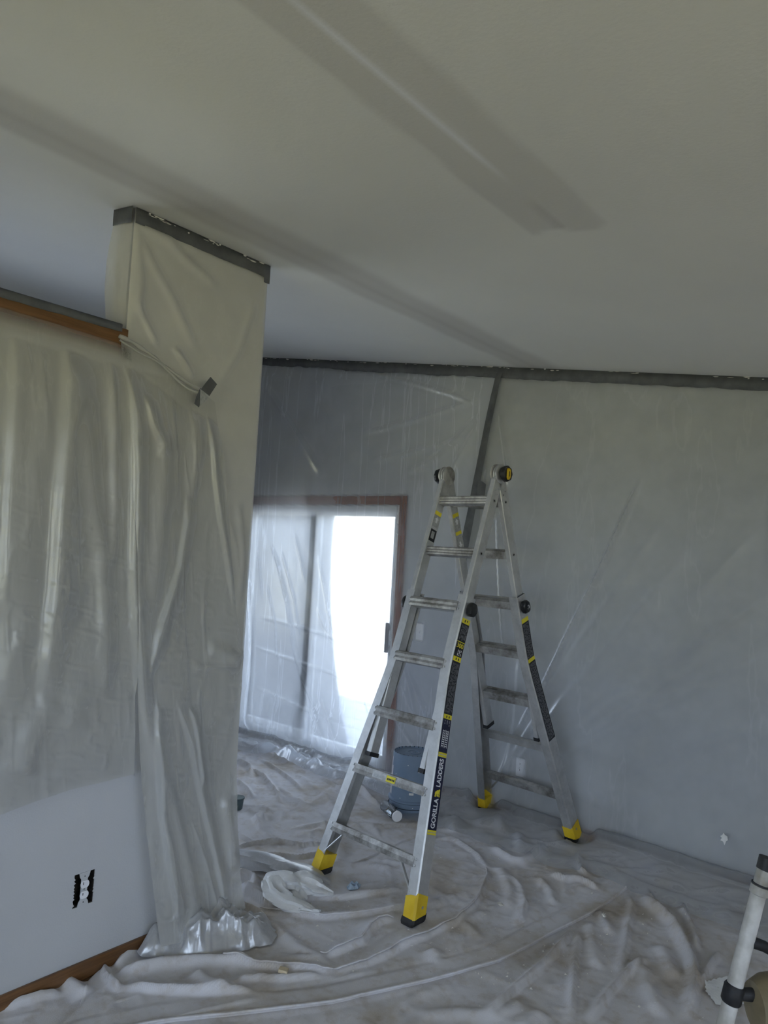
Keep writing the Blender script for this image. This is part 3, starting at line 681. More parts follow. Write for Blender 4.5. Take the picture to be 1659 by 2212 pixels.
FAR_L = [
 ([(730, 790), (820, 812), (900, 832), (980, 856), (1040, 880)], 0.022, 0.016, 'b'),
 ([(570, 820), (640, 930), (700, 1030)], 0.025, 0.012, 'r'),
 ([(1050, 885), (990, 950), (930, 1000), (880, 1025)], 0.022, 0.012, 'r'),
 ([(1045, 905), (990, 1000), (960, 1080)], 0.022, 0.010, 'r'), ([(1050, 860), (900, 910), (780, 940)], 0.02, 0.010, 'r'),
 ([(1040, 940), (930, 970), (800, 1000)], 0.02, 0.009, 'r'),
 ([(583, 1155), (605, 1215), (625, 1300), (640, 1400), (660, 1480), (690, 1570), (716, 1628)], 0.010, 0.014, 'c'),
 ([(543, 1225), (549, 1330), (550, 1400), (545, 1500), (548, 1560), (560, 1600)], 0.022, 0.05, 'b'),
 ([(692, 1195), (705, 1260), (716, 1325), (738, 1410)], 0.008, 0.012, 'c'),
 ([(650, 1440), (690, 1540), (720, 1610), (740, 1650)], 0.012, 0.016, 'c'), ([(700, 1505), (745, 1610), (768, 1655)], 0.012, 0.014, 'c'),
 ([(560, 1330), (640, 1350), (720, 1375), (800, 1400)], 0.007, 0.008, 'c'), ([(540, 1392), (620, 1420), (720, 1452), (815, 1500)], 0.007, 0.008, 'c'),
 ([(545, 1478), (640, 1520), (740, 1560), (800, 1585)], 0.007, 0.008, 'c'), ([(545, 1550), (640, 1590), (720, 1620)], 0.008, 0.008, 'c'),
 ([(640, 1150), (655, 1210), (664, 1260)], 0.007, 0.007, 'c'), ([(610, 1180), (640, 1290), (652, 1380)], 0.006, 0.006, 'c'),
 ([(560, 1170), (568, 1240), (572, 1300)], 0.006, 0.006, 'c'), ([(760, 1240), (775, 1300), (790, 1350)], 0.007, 0.006, 'c'),
 ([(720, 1250), (735, 1330), (760, 1400), (800, 1440)], 0.008, 0.007, 'c'), ([(690, 1310), (705, 1350), (730, 1390)], 0.007, 0.008, 'c'),
 ([(580, 1250), (600, 1350), (603, 1440)], 0.006, 0.007, 'c'), ([(780, 1460), (800, 1530), (825, 1600)], 0.008, 0.01, 'c'),
 ([(860, 1380), (890, 1480), (905, 1560)], 0.012, 0.01, 'r'), ([(880, 1430), (930, 1550), (960, 1650)], 0.015, 0.012, 'r'),
 ([(945, 1400), (985, 1560), (1000, 1690)], 0.015, 0.010, 'r'), ([(870, 1470), (920, 1600)], 0.010, 0.01, 'c'), ([(850, 1540), (880, 1580), (910, 1620)], 0.008, 0.009, 'c'),
]
def far_sheet(name, x_a, x_b, follow, folds, mats, skirt, lift, lumpy=1.0):
    step = 0.011; nz = int(2.75/step)
    n = int(abs(x_b-x_a)/step)
    u = np.linspace(0, 1, n)[None, :]
    xr = np.linspace(x_a, x_b, n)[None, :]
    ztop = ceil_z(xr)-0.004
    vt = np.linspace(0, 1, nz)[:, None]
    z = ztop*(1-vt)+0.06*vt
    sx = seam_x(z)
    if follow == 'right': x = x_a*(1-u)+(sx+0.012)*u
    else: x = (sx-0.012)*(1-u)+x_b*u
    x = x+0*z
    off = np.zeros_like(x)+0.024
    add_folds(off, x, z, [(FP(p), w, a, k) for p, w, a, k in folds])
    off += 0.006*fbm(x*2.2+z*0.8, z*1.1, 3, 61)
    off += 0.05*sstep(0.5, 0.06, z)*fbm(x*5, z*1.5, 3, 77)+0.02*sstep(0.5, 0.06, z)
    off *= 0.18+0.82*sstep(0.06, 0.22, ztop-z)
    off = np.maximum(off, 0.006)
    V = np.stack([x, Y0-off-lift, z], -1)
    # skirt lying on the floor
    ns = int(skirt/0.012); xs = x[-1]; ys = V[-1, :, 1]
    rows = []
    for k in range(1, ns+1):
        t = k/ns; wob = 0.72+0.55*fbm(xs*2.6, xs*0+5, 3, 91)
        yy = ys - skirt*wob*t
        zz = 0.06*(1-sstep(0, 0.14, np.full_like(xs, t)))
        lump = 0.055*np.clip(ridged(xs*6+t*2.0, np.full_like(xs, t*2.5), 3, 55)-0.45, 0, 1)*math.sin(math.pi*min(1, t*1.0))**0.6
        roll = 0.030*math.exp(-((t-0.82)/0.12)**2)*(0.5+fbm(xs*4, xs*0, 2, 12))
        xx = xs+0.03*(fbm(xs*9, np.full_like(xs, t*4), 2, 31)-0.5)
        zf = relief(xx[None], yy[None])[0]
        rows.append(np.stack([xx, yy, zf+0.018+zz+(lump+roll)*lumpy], -1))
    V = np.concatenate([V, np.array(rows)], 0)
    o = grid(name, V, mats[0])
    gx_, gz_ = V[..., 0], V[..., 2]; cl_ = np.zeros_like(gx_)         # where the film touches what stands proud of the wall
    for px_, pz_ in ((F(1126, 1658)[0], F(1126, 1658)[2]), (F(908, 1365)[0], F(908, 1365)[2])):
        cl_ = np.maximum(cl_, 0.85*(1-sstep(0.036, 0.055, np.abs(gx_-px_)))*(1-sstep(0.058, 0.08, np.abs(gz_-pz_))))
    side_ = (1-sstep(0.040, 0.055, np.abs(gx_-(DXR+0.038))))*(1-sstep(DZT+0.08, DZT+0.10, gz_))*sstep(0.15, 0.3, gz_)
    head_ = (1-sstep(0.038, 0.050, np.abs(gz_-(DZT+0.046))))*(1-sstep(DXR+0.08, DXR+0.10, gx_))*sstep(DXL-0.1, DXL, gx_)
    mull_ = 0.5*(1-sstep(0.020, 0.040, np.abs(gx_-(XM+0.010))))*(1-sstep(DZT-0.08, DZT-0.04, gz_))*sstep(0.2, 0.6, gz_)
    cl_ = np.maximum(cl_, np.maximum(0.55*np.maximum(side_, head_), mull_))
    a_ = o.data.attributes.new('cling', 'FLOAT', 'POINT'); a_.data.foreach_set('value', cl_.reshape(-1).astype(np.float32))
    return o, V
oL, VL = far_sheet('plastic_sheet', -6.3, -2.6, 'right', FAR_L, (M['film_door'],), 0.34, 0.0, 1.5)
tag(oL, 'clear plastic sheet over the patio door, backlit and creased', 'plastic sheet', 'masking plastic sheets')
oR, VR = far_sheet('plastic_sheet', -2.6, 1.6, 'left', [(p, w*0.9, a*1.15 if k == 'r' else a, k) for p, w, a, k in FAR_R], (M['film_wall'],), 0.46, 0.006, 0.8)
tag(oR, 'clear plastic sheet on the grey wall right of the leaning tape seam', 'plastic sheet', 'masking plastic sheets')

# ------------------------------------------------------------------ plastic on the partition
def LP(pts): return [tuple(L(px, py, X0+0.03)[1:]) for px, py in pts]
def lerp_curve(P, t):
    P = np.asarray(P, float); s = np.r_[0, np.cumsum(np.linalg.norm(P[1:]-P[:-1], axis=1))]; s /= s[-1]
    return np.stack([np.interp(t, s, P[:, k]) for k in range(P.shape[1])], -1)
def coons(top, right, bottom, left, nu, nv):
    """patch from four plan curves; top/bottom left->right, left/right top->bottom"""
    u = np.linspace(0, 1, nu); v = np.linspace(0, 1, nv)
    T = lerp_curve(top, u)[None]; B = lerp_curve(bottom, u)[None]; Lc = lerp_curve(left, v)[:, None]; Rc = lerp_curve(right, v)[:, None]
    U = u[None, :, None]; W = v[:, None, None]
    return (1-W)*T+W*B+(1-U)*Lc+U*Rc-((1-U)*(1-W)*T[:, :1]+U*(1-W)*T[:, -1:]+(1-U)*W*B[:, :1]+U*W*B[:, -1:])
DRAPE = [
 ([(158, 690), (150, 760), (138, 900), (126, 1050), (113, 1262), (97, 1417), (85, 1560)], 0.07, 0.055, 'b'),
 ([(187, 860), (190, 940), (194, 1029), (205, 1110), (218, 1184), (225, 1300), (225, 1417), (232, 1540)], 0.035, 0.030, 'r'),
 ([(262, 740), (280, 820), (286, 893), (288, 1029), (284, 1223), (288, 1360), (295, 1480), (310, 1620)], 0.035, 0.035, 'b'),
 ([(40, 680), (30, 800), (20, 1000), (8, 1200), (0, 1350)], 0.05, 0.035, 'b'),
 ([(240, 730), (246, 900), (250, 1080), (240, 1250)], 0.02, 0.018, 'r'),
 ([(100, 690), (85, 900), (60, 1150), (30, 1400), (10, 1600)], 0.05, 0.025, 'r'),
 ([(404, 1060), (398, 1130), (381, 1223), (352, 1310), (330, 1378), (311, 1470)], 0.03, 0.032, 'b'),
 ([(430, 880), (425, 980), (410, 1080)], 0.03, 0.02, 'r'),
 ([(452, 873), (456, 960), (460, 1029), (470, 1120), (484, 1210), (500, 1320)], 0.02, 0.028, 'b'),
 ([(310, 850), (325, 920), (342, 960), (335, 990)], 0.03, 0.026, 'b'),
 ([(360, 900), (350, 1050), (330, 1200), (318, 1350)], 0.035, 0.022, 'r'),
 ([(270, 720), (310, 745), (350, 780), (400, 820), (440, 845)], 0.022, 0.038, 'r'),
 ([(320, 760), (360, 800), (410, 835)], 0.015, 0.015, 'c'),
 ([(200, 1330), (190, 1400), (150, 1600)], 0.05, 0.02, 'r'),
 ([(120, 1500), (60, 1600), (40, 1690)], 0.05, 0.025, 'r'),
 # lower fall on the pillar
 ([(330, 1480), (325, 1600), (330, 1750), (345, 1900), (360, 1985)], 0.03, 0.030, 'b'),
 ([(370, 1500), (400, 1600), (415, 1690), (440, 1830), (462, 1960)], 0.03, 0.032, 'b'),
 ([(300, 1540), (350, 1700), (380, 1850), (400, 1990)], 0.025, 0.022, 'r'),
 ([(400, 1520), (410, 1560), (418, 1660), (420, 1700)], 0.025, 0.030, 'b'),
 ([(395, 1760), (420, 1850), (445, 1960)], 0.02, 0.02, 'c'), ([(340, 1780), (350, 1880), (370, 1960)], 0.02, 0.016, 'c'),
 ([(440, 1400), (480, 1410), (520, 1425)], 0.03, 0.03, 'r'), ([(400, 1440), (460, 1438), (515, 1440)], 0.015, 0.02, 'c'),
 ([(470, 1700), (478, 1800), (485, 1880)], 0.03, 0.03, 'r'),
]
DR = [(LP(p), w, a, k) for p, w, a, k in DRAPE]
def drape(name, top, right, bottom, left, mat, base, seed, lowbulge=0.0, famp=0.62):
    nu, nv = 170, 300
    YZ = coons(LP(top), LP(right), LP(bottom), LP(left), nu, nv); y, z = YZ[..., 0], YZ[..., 1]
    off = np.full_like(y, base)
    add_folds(off, y, z, [(p, w*1.15, a*famp, k) for p, w, a, k in DR])
    v = np.linspace(0, 1, nv)[:, None]
    off += 0.034*(fbm(y*5+z*0.3, z*0.40, 2, seed)-0.35)*sstep(0, 0.25, v)
    off += 0.005*np.clip(ridged(y*11+z*1.5, z*3-y*3, 2, seed+5)-0.6, 0, 1)*2
    off += 0.0028*np.clip(ridged(y*9-z*3, z*22+y*6, 2, seed+9)-0.68, 0, 1)*3*sstep(0.2, 0.5, v)
    off *= 0.18+0.82*sstep(0.0, 0.12, v)
    off += lowbulge*v**3
    off = np.maximum(off, base*0.5)
    off = np.maximum(off, 0.0235*sstep(HALF-0.20, HALF-0.12, z))
    return y, z, off
# hung from the oak cap, stops above the bare wall
y, z, off = drape('half', [(-150, 619), (0, 662), (130, 701), (255, 740), (285, 756)], [(285, 756), (300, 1000), (296, 1300), (290, 1500), (288, 1672)],
                  [(-150, 1800), (0, 1757), (60, 1735), (150, 1705), (285, 1672)], [(-150, 619), (-150, 1200), (-150, 1800)], None, 0.028, 101)
V = np.stack([X0+off, y, z], -1)
o = grid('plastic_sheet', V, M['film_drape']); tag(o, 'milky plastic sheet hanging from the oak cap above the uncovered outlet', 'plastic sheet', 'masking plastic sheets')
cl = np.clip(1-np.linspace(0, 1, V.shape[0])/0.030, 0, 1)[:, None]*np.ones(V.shape[:2])*0.85
a = o.data.attributes.new('cling', 'FLOAT', 'POINT'); a.data.foreach_set('value', cl.reshape(-1).astype(np.float32))
# gathered fall in front of the pillar, down to the floor
y, z, off = drape('fall', [(262, 722), (300, 740), (350, 785), (400, 822), (440, 845), (468, 868)],
                  [(468, 868), (480, 960), (490, 1100), (497, 1240), (505, 1320), (520, 1420), (512, 1500), (500, 1650), (494, 1780), (496, 1900), (500, 1945)],
                  [(312, 2022), (360, 2012), (420, 1990), (470, 1968), (500, 1945)],
                  [(262, 722), (276, 900), (284, 1200), (288, 1500), (290, 1680), (300, 1850), (312, 2022)], None, 0.034, 151, 0.10)
V = np.stack([X0+off, y, np.maximum(z, 0.03)], -1)
o = grid('plastic_sheet', V, M['film_drape']); tag(o, 'plastic sheet falling in folds down the pillar from the crossed tape patch', 'plastic sheet', 'masking plastic sheets')
rp = [L(px, py, X0+d) for (px, py), d in zip([(258, 726), (285, 738), (320, 762), (360, 795), (400, 823), (436, 845)], [0.040, 0.048, 0.050, 0.052, 0.060, 0.080])]
rp = resample(rp, 40); rr_ = 0.011+0.004*np.sin(np.arange(40)*0.9)*np.linspace(1, 0.3, 40)
tube('gathered_edge', [tuple(p) for p in rp], list(rr_*0.9), M['film_drape'], o, 12, 0.7)
rp2 = [tuple(p+np.array([0.006, 0.0, -0.016-0.01*math.sin(i*0.25)])) for i, p in enumerate(rp)]
tube('gathered_edge', rp2, [0.006]*40, M['film_drape'], o, 10, 0.7)
# flat film on the pillar face and its return
r = empty('plastic_sheet', (X0, COLA, 0)); tag(r, 'flat taut plastic film covering the pillar below the ceiling tape', 'plastic sheet', 'masking plastic sheets')
uu, zz = np.meshgrid(np.linspace(0, 1, 70), np.linspace(ceil_z(X0)-0.004, 0.06, 260))
yl = np.interp(zz, [0.0, 0.7, 1.6, 2.42, 2.47, 3.2], [1.90, 1.82, 1.72, 1.60, COLA-0.002, COLA-0.002]); yy = yl+(COLB+0.004-yl)*uu
off = np.full_like(yy, 0.007)
pf = [([(296, 480), (330, 560), (380, 650), (430, 760)], 0.02, 0.010, 'r'), ([(300, 470), (360, 510), (420, 570), (480, 620)], 0.02, 0.008, 'r'),
      ([(300, 480), (380, 520), (450, 540)], 0.02, 0.007, 'r'), ([(290, 640), (320, 700), (345, 750)], 0.02, 0.012, 'b'),
      ([(380, 750), (405, 790), (420, 820)], 0.02, 0.02, 'b'), ([(560, 640), (520, 760), (470, 840)], 0.02, 0.006, 'r'), ([(520, 1080), (530, 1200), (520, 1330)], 0.02, 0.012, 'r'),
      ([(500, 1120), (515, 1180), (520, 1260)], 0.015, 0.010, 'c'), ([(300, 500), (310, 600), (300, 700)], 0.02, 0.01, 'r')]
add_folds(off, yy, zz, [(LP(p), w, a_, k) for p, w, a_, k in pf])
off += 0.004*fbm(yy*6, zz*4, 3, 13)
off[:, 0] = 0.003; off[:, -1] = 0.004
off = np.minimum(off, 0.004+0.1*sstep(0.04, 0.14, ceil_z(X0)-zz))
grid('film_face', np.stack([off, yy-COLA, zz], -1), M['film_pillar'], r)
# the return bulges loosely at the free edge, down to the oak cap
xx, zz = np.meshgrid(np.linspace(0.004, -WT-0.012, 24), np.linspace(ceil_z(X0)-0.004, HALF+0.012, 60))
tb = (ceil_z(X0)-zz)/(ceil_z(X0)-HALF)
yo = -0.006-0.026*np.sin(np.pi*np.clip(tb, 0, 1))**1.2*np.clip(-xx/WT, 0, 1)-0.01*fbm(xx*20, zz*6, 3, 3)
grid('film_return', np.stack([xx, yo, zz], -1), M['film_pillar'], r, flip=True)

# crumpled end of the fall on the floor
def crumple(name, cpx, rx, ry, rot, hgt, mat, seed, label, n=110):
    c = G(*cpx); u, v = np.meshgrid(np.linspace(-1, 1, n), np.linspace(-1, 1, n))
    rr = np.sqrt(u*u+v*v); th = np.arctan2(v, u)
    k = np.maximum(np.abs(u), np.abs(v))/np.maximum(rr, 1e-6); uu, vv = u*k, v*k      # square to disc
    rad = 1+0.22*(fbm(np.cos(th)*2+4, np.sin(th)*2+4, 3, seed)-0.5)*2
    px = uu*rx*rad; py = vv*ry*rad; r2 = np.sqrt(uu*uu+vv*vv)
    x = c[0]+px*math.cos(rot)-py*math.sin(rot); y = c[1]+px*math.sin(rot)+py*math.cos(rot)
    x = np.maximum(x, X0+0.03)
    dome = np.clip(1-r2**2.2, 0, 1)
    cr = ridged(px*6, py*6, 3, seed+3)
    z = relief(x, y)+0.020+hgt*dome**0.8*(0.25+0.85*np.clip(cr-0.30, 0, 1)/0.70)
    z = z+0.030*dome*np.clip(ridged(px*17+py*4, py*15, 2, seed+21)-0.55, 0, 1)*2
    x = x+0.03*dome*(fbm(px*16, py*16, 2, seed+7)-0.5); y = y+0.03*dome*(fbm(px*16+8, py*16, 2, seed+8)-0.5)
    x = np.maximum(x, X0+0.03)
    o = grid(name, np.stack([x, y, z], -1), mat); return o
o = crumple('plastic_heap', (452, 2032), 0.15, 0.30, math.radians(-32), 0.16, M['film_heap'], 201, '')
tag(o, 'crumpled glossy plastic heap piled at the foot of the pillar', 'plastic heap')

# loose milky bundle by the ladder foot: a folded knot with trailing ends
b0 = G(632, 1940, 0.03)
bun = empty('plastic_bundle', (b0[0], b0[1], 0)); tag(bun, 'loose knotted milky plastic bundle lying by the left front ladder foot', 'plastic bundle')
def bundle_part(nm, pix, widths, seed, mat, zs):
    P = []
    for (px, py), zc in zip(pix, zs):
        q = G(px, py, zc); P.append((q[0]-b0[0], q[1]-b0[1], zc))
    P = resample(P, 34); wd = np.interp(np.linspace(0, 1, 34), np.linspace(0, 1, len(widths)), widths)
    n = 26; rings = tube_rings([tuple(p) for p in P], wd, n, 0.55); out = []
    for i, ring in enumerate(rings):
        rr = []
        for k, q in enumerate(ring):
            d = q-Vector(P[i]); a = 2*math.pi*k/n
            f = 1+0.9*(float(vnoise(np.array(math.cos(a)*2.2+5), np.array(math.sin(a)*2.2+i*0.10), seed))-0.5)
            p = Vector(P[i])+d*f
            fl = relief1(p.x+b0[0], p.y+b0[1])+0.022 if k % 5 == 0 else 0.02
            p.z = max(p.z, fl); rr.append(p)
        out.append(rr)
    bm = bmesh.new(); bm_loft(bm, out); return bm_obj(nm, bm, mat, bun, True)
bundle_part('knot', [(584, 1895), (600, 1893), (625, 1905), (650, 1915)], [0.035, 0.055, 0.055, 0.03], 11, M['film_milky'], [0.07, 0.10, 0.09, 0.06])
bundle_part('fold', [(612, 1900), (650, 1905), (690, 1922), (719, 1930)], [0.035, 0.06, 0.055, 0.015], 12, M['film_milky'], [0.09, 0.08, 0.06, 0.04])
bundle_part('fold', [(590, 1905), (600, 1930), (625, 1950), (655, 1960), (690, 1975)], [0.05, 0.055, 0.045, 0.03, 0.012], 13, M['film_milky'], [0.09, 0.07, 0.06, 0.04, 0.03])
bundle_part('fold', [(630, 1918), (645, 1932), (655, 1945)], [0.035, 0.04, 0.02], 14, M['film_milky'], [0.05, 0.05, 0.04])
bundle_part('clear_tail', [(505, 1850), (560, 1862), (620, 1878), (690, 1898), (712, 1908)], [0.05, 0.07, 0.07, 0.06, 0.02], 15, M['film_heap'], [0.04, 0.05, 0.05, 0.05, 0.03])

# ------------------------------------------------------------------ tapes
def tape_strip(name, A, B, width_dir, width, nrm, mat, label, n=60, ragged=0.006, seed=1, group='grey masking tape strips', parent=None, lift=0.0012):
    """strip from A to B; width_dir points from the first edge to the second"""
    A = np.array(A, float); B = np.array(B, float); wd = np.array(width_dir, float); nr = np.array(nrm, float)
    t = np.linspace(0, 1, n)[:, None]; base = A*(1-t)+B*t
    d = np.linalg.norm(B-A); rag = (fbm(t[:, 0]*d*14, t[:, 0]*0, 3, seed)-0.5)*2*ragged
    rag2 = (fbm(t[:, 0]*d*4, t[:, 0]*0+7, 2, seed)-0.5)*2*ragged
    e1 = base; e2 = base+wd*(width+rag+rag2)[:, None]
    rows = [e1+nr*lift*0, e1+nr*lift, (e1+e2)/2+nr*lift*1.6, e2+nr*lift, e2+nr*lift*0]
    o = grid(name, np.array(rows), mat, parent)
    if label: tag(o, label, 'tape', group)
    return o
def chips(parent, A, B, nrm, n, seed):
    rnd = random.Random(seed); bm = bmesh.new()
    for k in range(n):
        t = rnd.random(); p = np.array(A)*(1-t)+np.array(B)*t; d = (np.array(B)-np.array(A)); d = d/np.linalg.norm(d)
        ln, ht = rnd.uniform(0.004, 0.022), rnd.uniform(0.0015, 0.006); dz = np.array([0, 0, -1.0])*rnd.uniform(0.0, 0.010)
        vs = [bm.verts.new(tuple(p+dz+d*a*ln+np.array([0, 0, bq*ht])+np.array(nrm)*0.0026)) for a, bq in ((-1, 0), (-.3, -1), (.6, -.7), (1, .3), (0, .6))]
        bm.faces.new(vs)
    o = bm_obj('paint_flecks', bm, M['tape_chip'], parent); o['kind'] = 'stuff'
    return o
FT = 0.072
ztapeL = lambda x: ceil_z(x)-0.001
def far_tape(xa, xb, label, seed, dz=0.0):
    A = (xa, Y0-0.026, ztapeL(xa)); B = (xb, Y0-0.026, ztapeL(xb))
    o = tape_strip('masking_tape', A, B, (0, 0, -1), FT+dz, (0, -1, 0), M['tape'], label, 160, 0.007, seed)
    chips(o, A, B, (0, -1, 0), 26, seed); return o
xs1 = F(733, 780)[0]
far_tape(-6.3, xs1, 'grey tape run under the ceiling nearest the pillar', 3)
far_tape(xs1-0.02, F(1090, 800)[0], 'short grey tape run under the ceiling between the tape joint and the leaning seam', 5, 0.008)
far_tape(F(1080, 800)[0], 1.6, 'longest grey tape run under the ceiling right of the seam', 8, 0.004)
# seam tape leaning down between the two sheets
zz = np.linspace(2.945, 1.62, 70); xc = seam_x(zz)
off = np.interp(zz, [1.62, 2.2, 2.9, 2.945], [0.060, 0.050, 0.030, 0.022])
hw = 0.024+0.010*np.interp(zz, [1.62, 2.9], [1, 0])+0.004*(fbm(zz*8, zz*0, 2, 4)-0.5)
rows = np.array([np.stack([xc+k*hw, Y0-off-0.012-(0.003 if k == 0 else 0), zz], -1) for k in (-1, -0.5, 0, 0.5, 1)])
o = grid('masking_tape', rows, M['tape'], flip=True); tag(o, 'grey tape seam leaning down the far wall behind the ladder', 'tape', 'grey masking tape strips')
pA = F(1046, 803, Y0-0.02); pB = F(1122, 808, Y0-0.02)
o = tape_strip('masking_tape', pA+np.array([0, -0.006, 0.012]), pB+np.array([0, -0.006, 0.012]), (0, 0, -1), 0.05, (0, -1, 0), M['tape'], 'short grey tape piece crossing the top of the seam', 20, 0.004, 41)
pA = F(1031, 1040, Y0-0.075); 
rows = np.array([[F(px, py, Y0-0.078) for px, py in ((1033, 1038), (1029, 1075), (1027, 1100))], [F(px, py, Y0-0.080) for px, py in ((1042, 1040), (1040, 1075), (1037, 1100))], [F(px, py, Y0-0.078) for px, py in ((1050, 1046), (1046, 1078), (1044, 1100))]])
o = grid('masking_tape', rows, M['tape']); tag(o, 'small grey tape patch on the seam beside the ladder hinge', 'tape', 'grey masking tape strips')
# pillar top: face and return are one bent strip each
tp = empty('masking_tape', (X0, COLA, ceil_z(X0))); tag(tp, 'grey tape around the top of the pillar at the ceiling', 'tape', 'grey masking tape strips')
o1 = tape_strip('face_strip', (0.014, -0.004, -0.004), (0.014, COLB-COLA+0.004, -0.004), (0, 0, -1), 0.062, (1, 0, 0), M['tape'], None, 60, 0.0025, 13, parent=tp)
chips(tp, (0.014, 0.05, -0.006), (0.014, COLB-COLA, -0.006), (1, 0, 0), 22, 77)
tape_strip('return_strip', (0.014, -0.018, -0.004), (-WT-0.012, -0.018, 0.016), (0, 0, -1), 0.066, (0, -1, 0), M['tape_dark'], None, 20, 0.004, 14, parent=tp)
tape_strip('end_fold', (0.016, COLB-COLA-0.03, -0.004), (0.016, COLB-COLA+0.005, -0.004), (0, 0, -1), 0.085, (1, 0, 0), M['tape_dark'], None, 8, 0.003, 15, parent=tp)
# along the oak cap
tc = empty('masking_tape', (X0, 0, HALF)); tag(tc, 'dark grey tape along the top edge of the oak cap', 'tape', 'grey masking tape strips')
tape_strip('edge_strip', (0.021, YB+0.05, 0.012), (0.021, COLA-0.03, 0.012), (0, 0, -1), 0.030, (1, 0, 0), M['tape_dark'], None, 160, 0.003, 16, parent=tc)
tape_strip('top_strip', (0.021, YB+0.05, 0.013), (0.021, COLA-0.03, 0.013), (-1, 0, 0), 0.05, (0, 0, 1), M['tape_dark'], None, 60, 0.003, 17, parent=tc)
# crossed patch holding the gathered sheet
pc = L(445, 845, X0+0.085); tp = empty('masking_tape', tuple(pc)); tag(tp, 'twisted dark tape patch holding the gathered plastic on the pillar', 'tape', 'grey masking tape strips')
def patch(nm, pix, depth, mat):
    v = [tuple(L(px, py, X0+d)-pc) for (px, py), d in zip(pix, depth)]
    n = len(v); v2 = [(p[0]-0.0015, p[1], p[2]) for p in v]
    f = [tuple(range(n)), tuple(range(2*n-1, n-1, -1))]+[(i, i+n, (i+1) % n+n, (i+1) % n) for i in range(n)]
    return mk(nm, v+v2, f, mat, tp)
patch('upper_strip', [(455, 814), (469, 830), (452, 856), (434, 841), (440, 833)], [0.085, 0.085, 0.09, 0.09, 0.088], M['tape'])
patch('lower_strip', [(433, 838), (440, 848), (430, 880), (420, 872), (424, 858)], [0.094, 0.094, 0.088, 0.084, 0.09], M['tape_dark'])
patch('twist', [(433, 840), (453, 856), (432, 878)], [0.096, 0.096, 0.092], M['clear_label'])

# torn white scrap on the far wall
sp_ = F(1563, 1812, Y0-0.05)
pts = [(1556, 1806), (1560, 1804), (1563, 1799), (1566, 1804), (1571, 1807), (1572, 1815), (1568, 1818), (1565, 1826), (1562, 1818), (1556, 1815), (1559, 1810)]
bm = bmesh.new(); top = [bm.verts.new(tuple(F(px, py, Y0-0.086)-sp_)) for px, py in pts]; fc = bm.faces.new(top)
ex = bmesh.ops.extrude_face_region(bm, geom=[fc]); bmesh.ops.translate(bm, verts=[g for g in ex['geom'] if isinstance(g, bmesh.types.BMVert)], vec=(0, 0.003, 0))
o = bm_obj('tape_scrap', bm, M['tape_chip']); o.location = sp_; tag(o, 'small torn white scrap stuck low on the far wall plastic', 'scrap')

# ------------------------------------------------------------------ ladder
lad = empty('stepladder', (LX, LY, 0), LYAW)
tag(lad, 'telescoping aluminium A-frame ladder with yellow feet standing on the drop cloths', 'ladder')
S0, SP = 0.1682, 0.3048
SB = 1.10                      # where the outer rails start to flare
FL = 0.1275                    # flare per metre
ZF = 0.016                     # cloth surface under the feet
def sec(side):
    """coordinates of a ladder half: x across, s down the rail from the pivot, t outwards"""
    a = LA1 if side == 0 else LA2; sg = -1 if side == 0 else 1
    d = Vector((0, sg*math.sin(a), -math.cos(a))); n = Vector((0, sg*math.cos(a), math.sin(a))); top = Vector((0, 0, LHZ))
    def P(x, s, t): return top+Vector((x, 0, 0))+d*s+n*t
    P.foot = (LHZ-ZF)/math.cos(a); P.a = a
    P.sfloor = lambda t: (LHZ-ZF+math.sin(a)*t)/math.cos(a)
    return P
def flare(s):
    e = 0.10; u = s-SB
    if u <= -e: return 0.0
    if u >= e: return FL*u
    return FL*(u+e)**2/(4*e)
def prism(name, P, prof, slist, mat, parent, xoff=None, flip=1, bev=False):
    """sweep a closed (x,t) outline along s; flip mirrors x"""
    bm = bmesh.new(); rings = []
    for s in slist:
        dx = xoff(s) if xoff else 0
        rings.append([P(flip*(x+dx), s, t) for x, t in prof])
    bm_loft(bm, rings); return bm_obj(name, bm, mat, parent)
def rungmesh(name, P, hw, s, t0, t1, hgt, mat, grooves=3):
    """extruded rung: ribbed front and rounded tread"""
    prof = []
    g = max(grooves, 1); ys = np.linspace(-hgt/2, hgt/2, 2*g+1)
    prof.append((ys[0], t0)); prof.append((ys[0]-0.004, (t0+t1)/2)); prof.append((ys[0], t1-0.004))
    for k, yv in enumerate(ys): prof.append((yv, t1 if k % 2 else t1-0.0035))
    prof.append((ys[-1], t0))
    bm = bmesh.new(); rings = []
    for x in (-hw, hw): rings.append([P(x, s+a_, b_) for a_, b_ in prof])
    bm_loft(bm, rings); return bm_obj(name, bm, mat, lad)
IN0, IN1, INT = 0.1665, 0.1975, 0.034
OU0, OU1, OUT_T, WTK = 0.150, 0.2065, 0.043, 0.0035
cprof = [(OU0, OUT_T), (OU1-0.006, OUT_T), (OU1, OUT_T-0.006), (OU1, -OUT_T+0.006), (OU1-0.006, -OUT_T), (OU0, -OUT_T), (OU0, -OUT_T+WTK),
         (OU1-WTK, -OUT_T+WTK), (OU1-WTK, OUT_T-WTK), (OU0, OUT_T-WTK)]
iprof = [(IN0, INT-0.004), (IN0+0.004, INT), (IN1-0.004, INT), (IN1, INT-0.004), (IN1, -INT+0.004), (IN1-0.004, -INT), (IN0+0.004, -INT), (IN0, -INT+0.004)]
def outer_face(P, s, t, lift=0.0008): return P(OU1+flare(s)+lift, s, t)
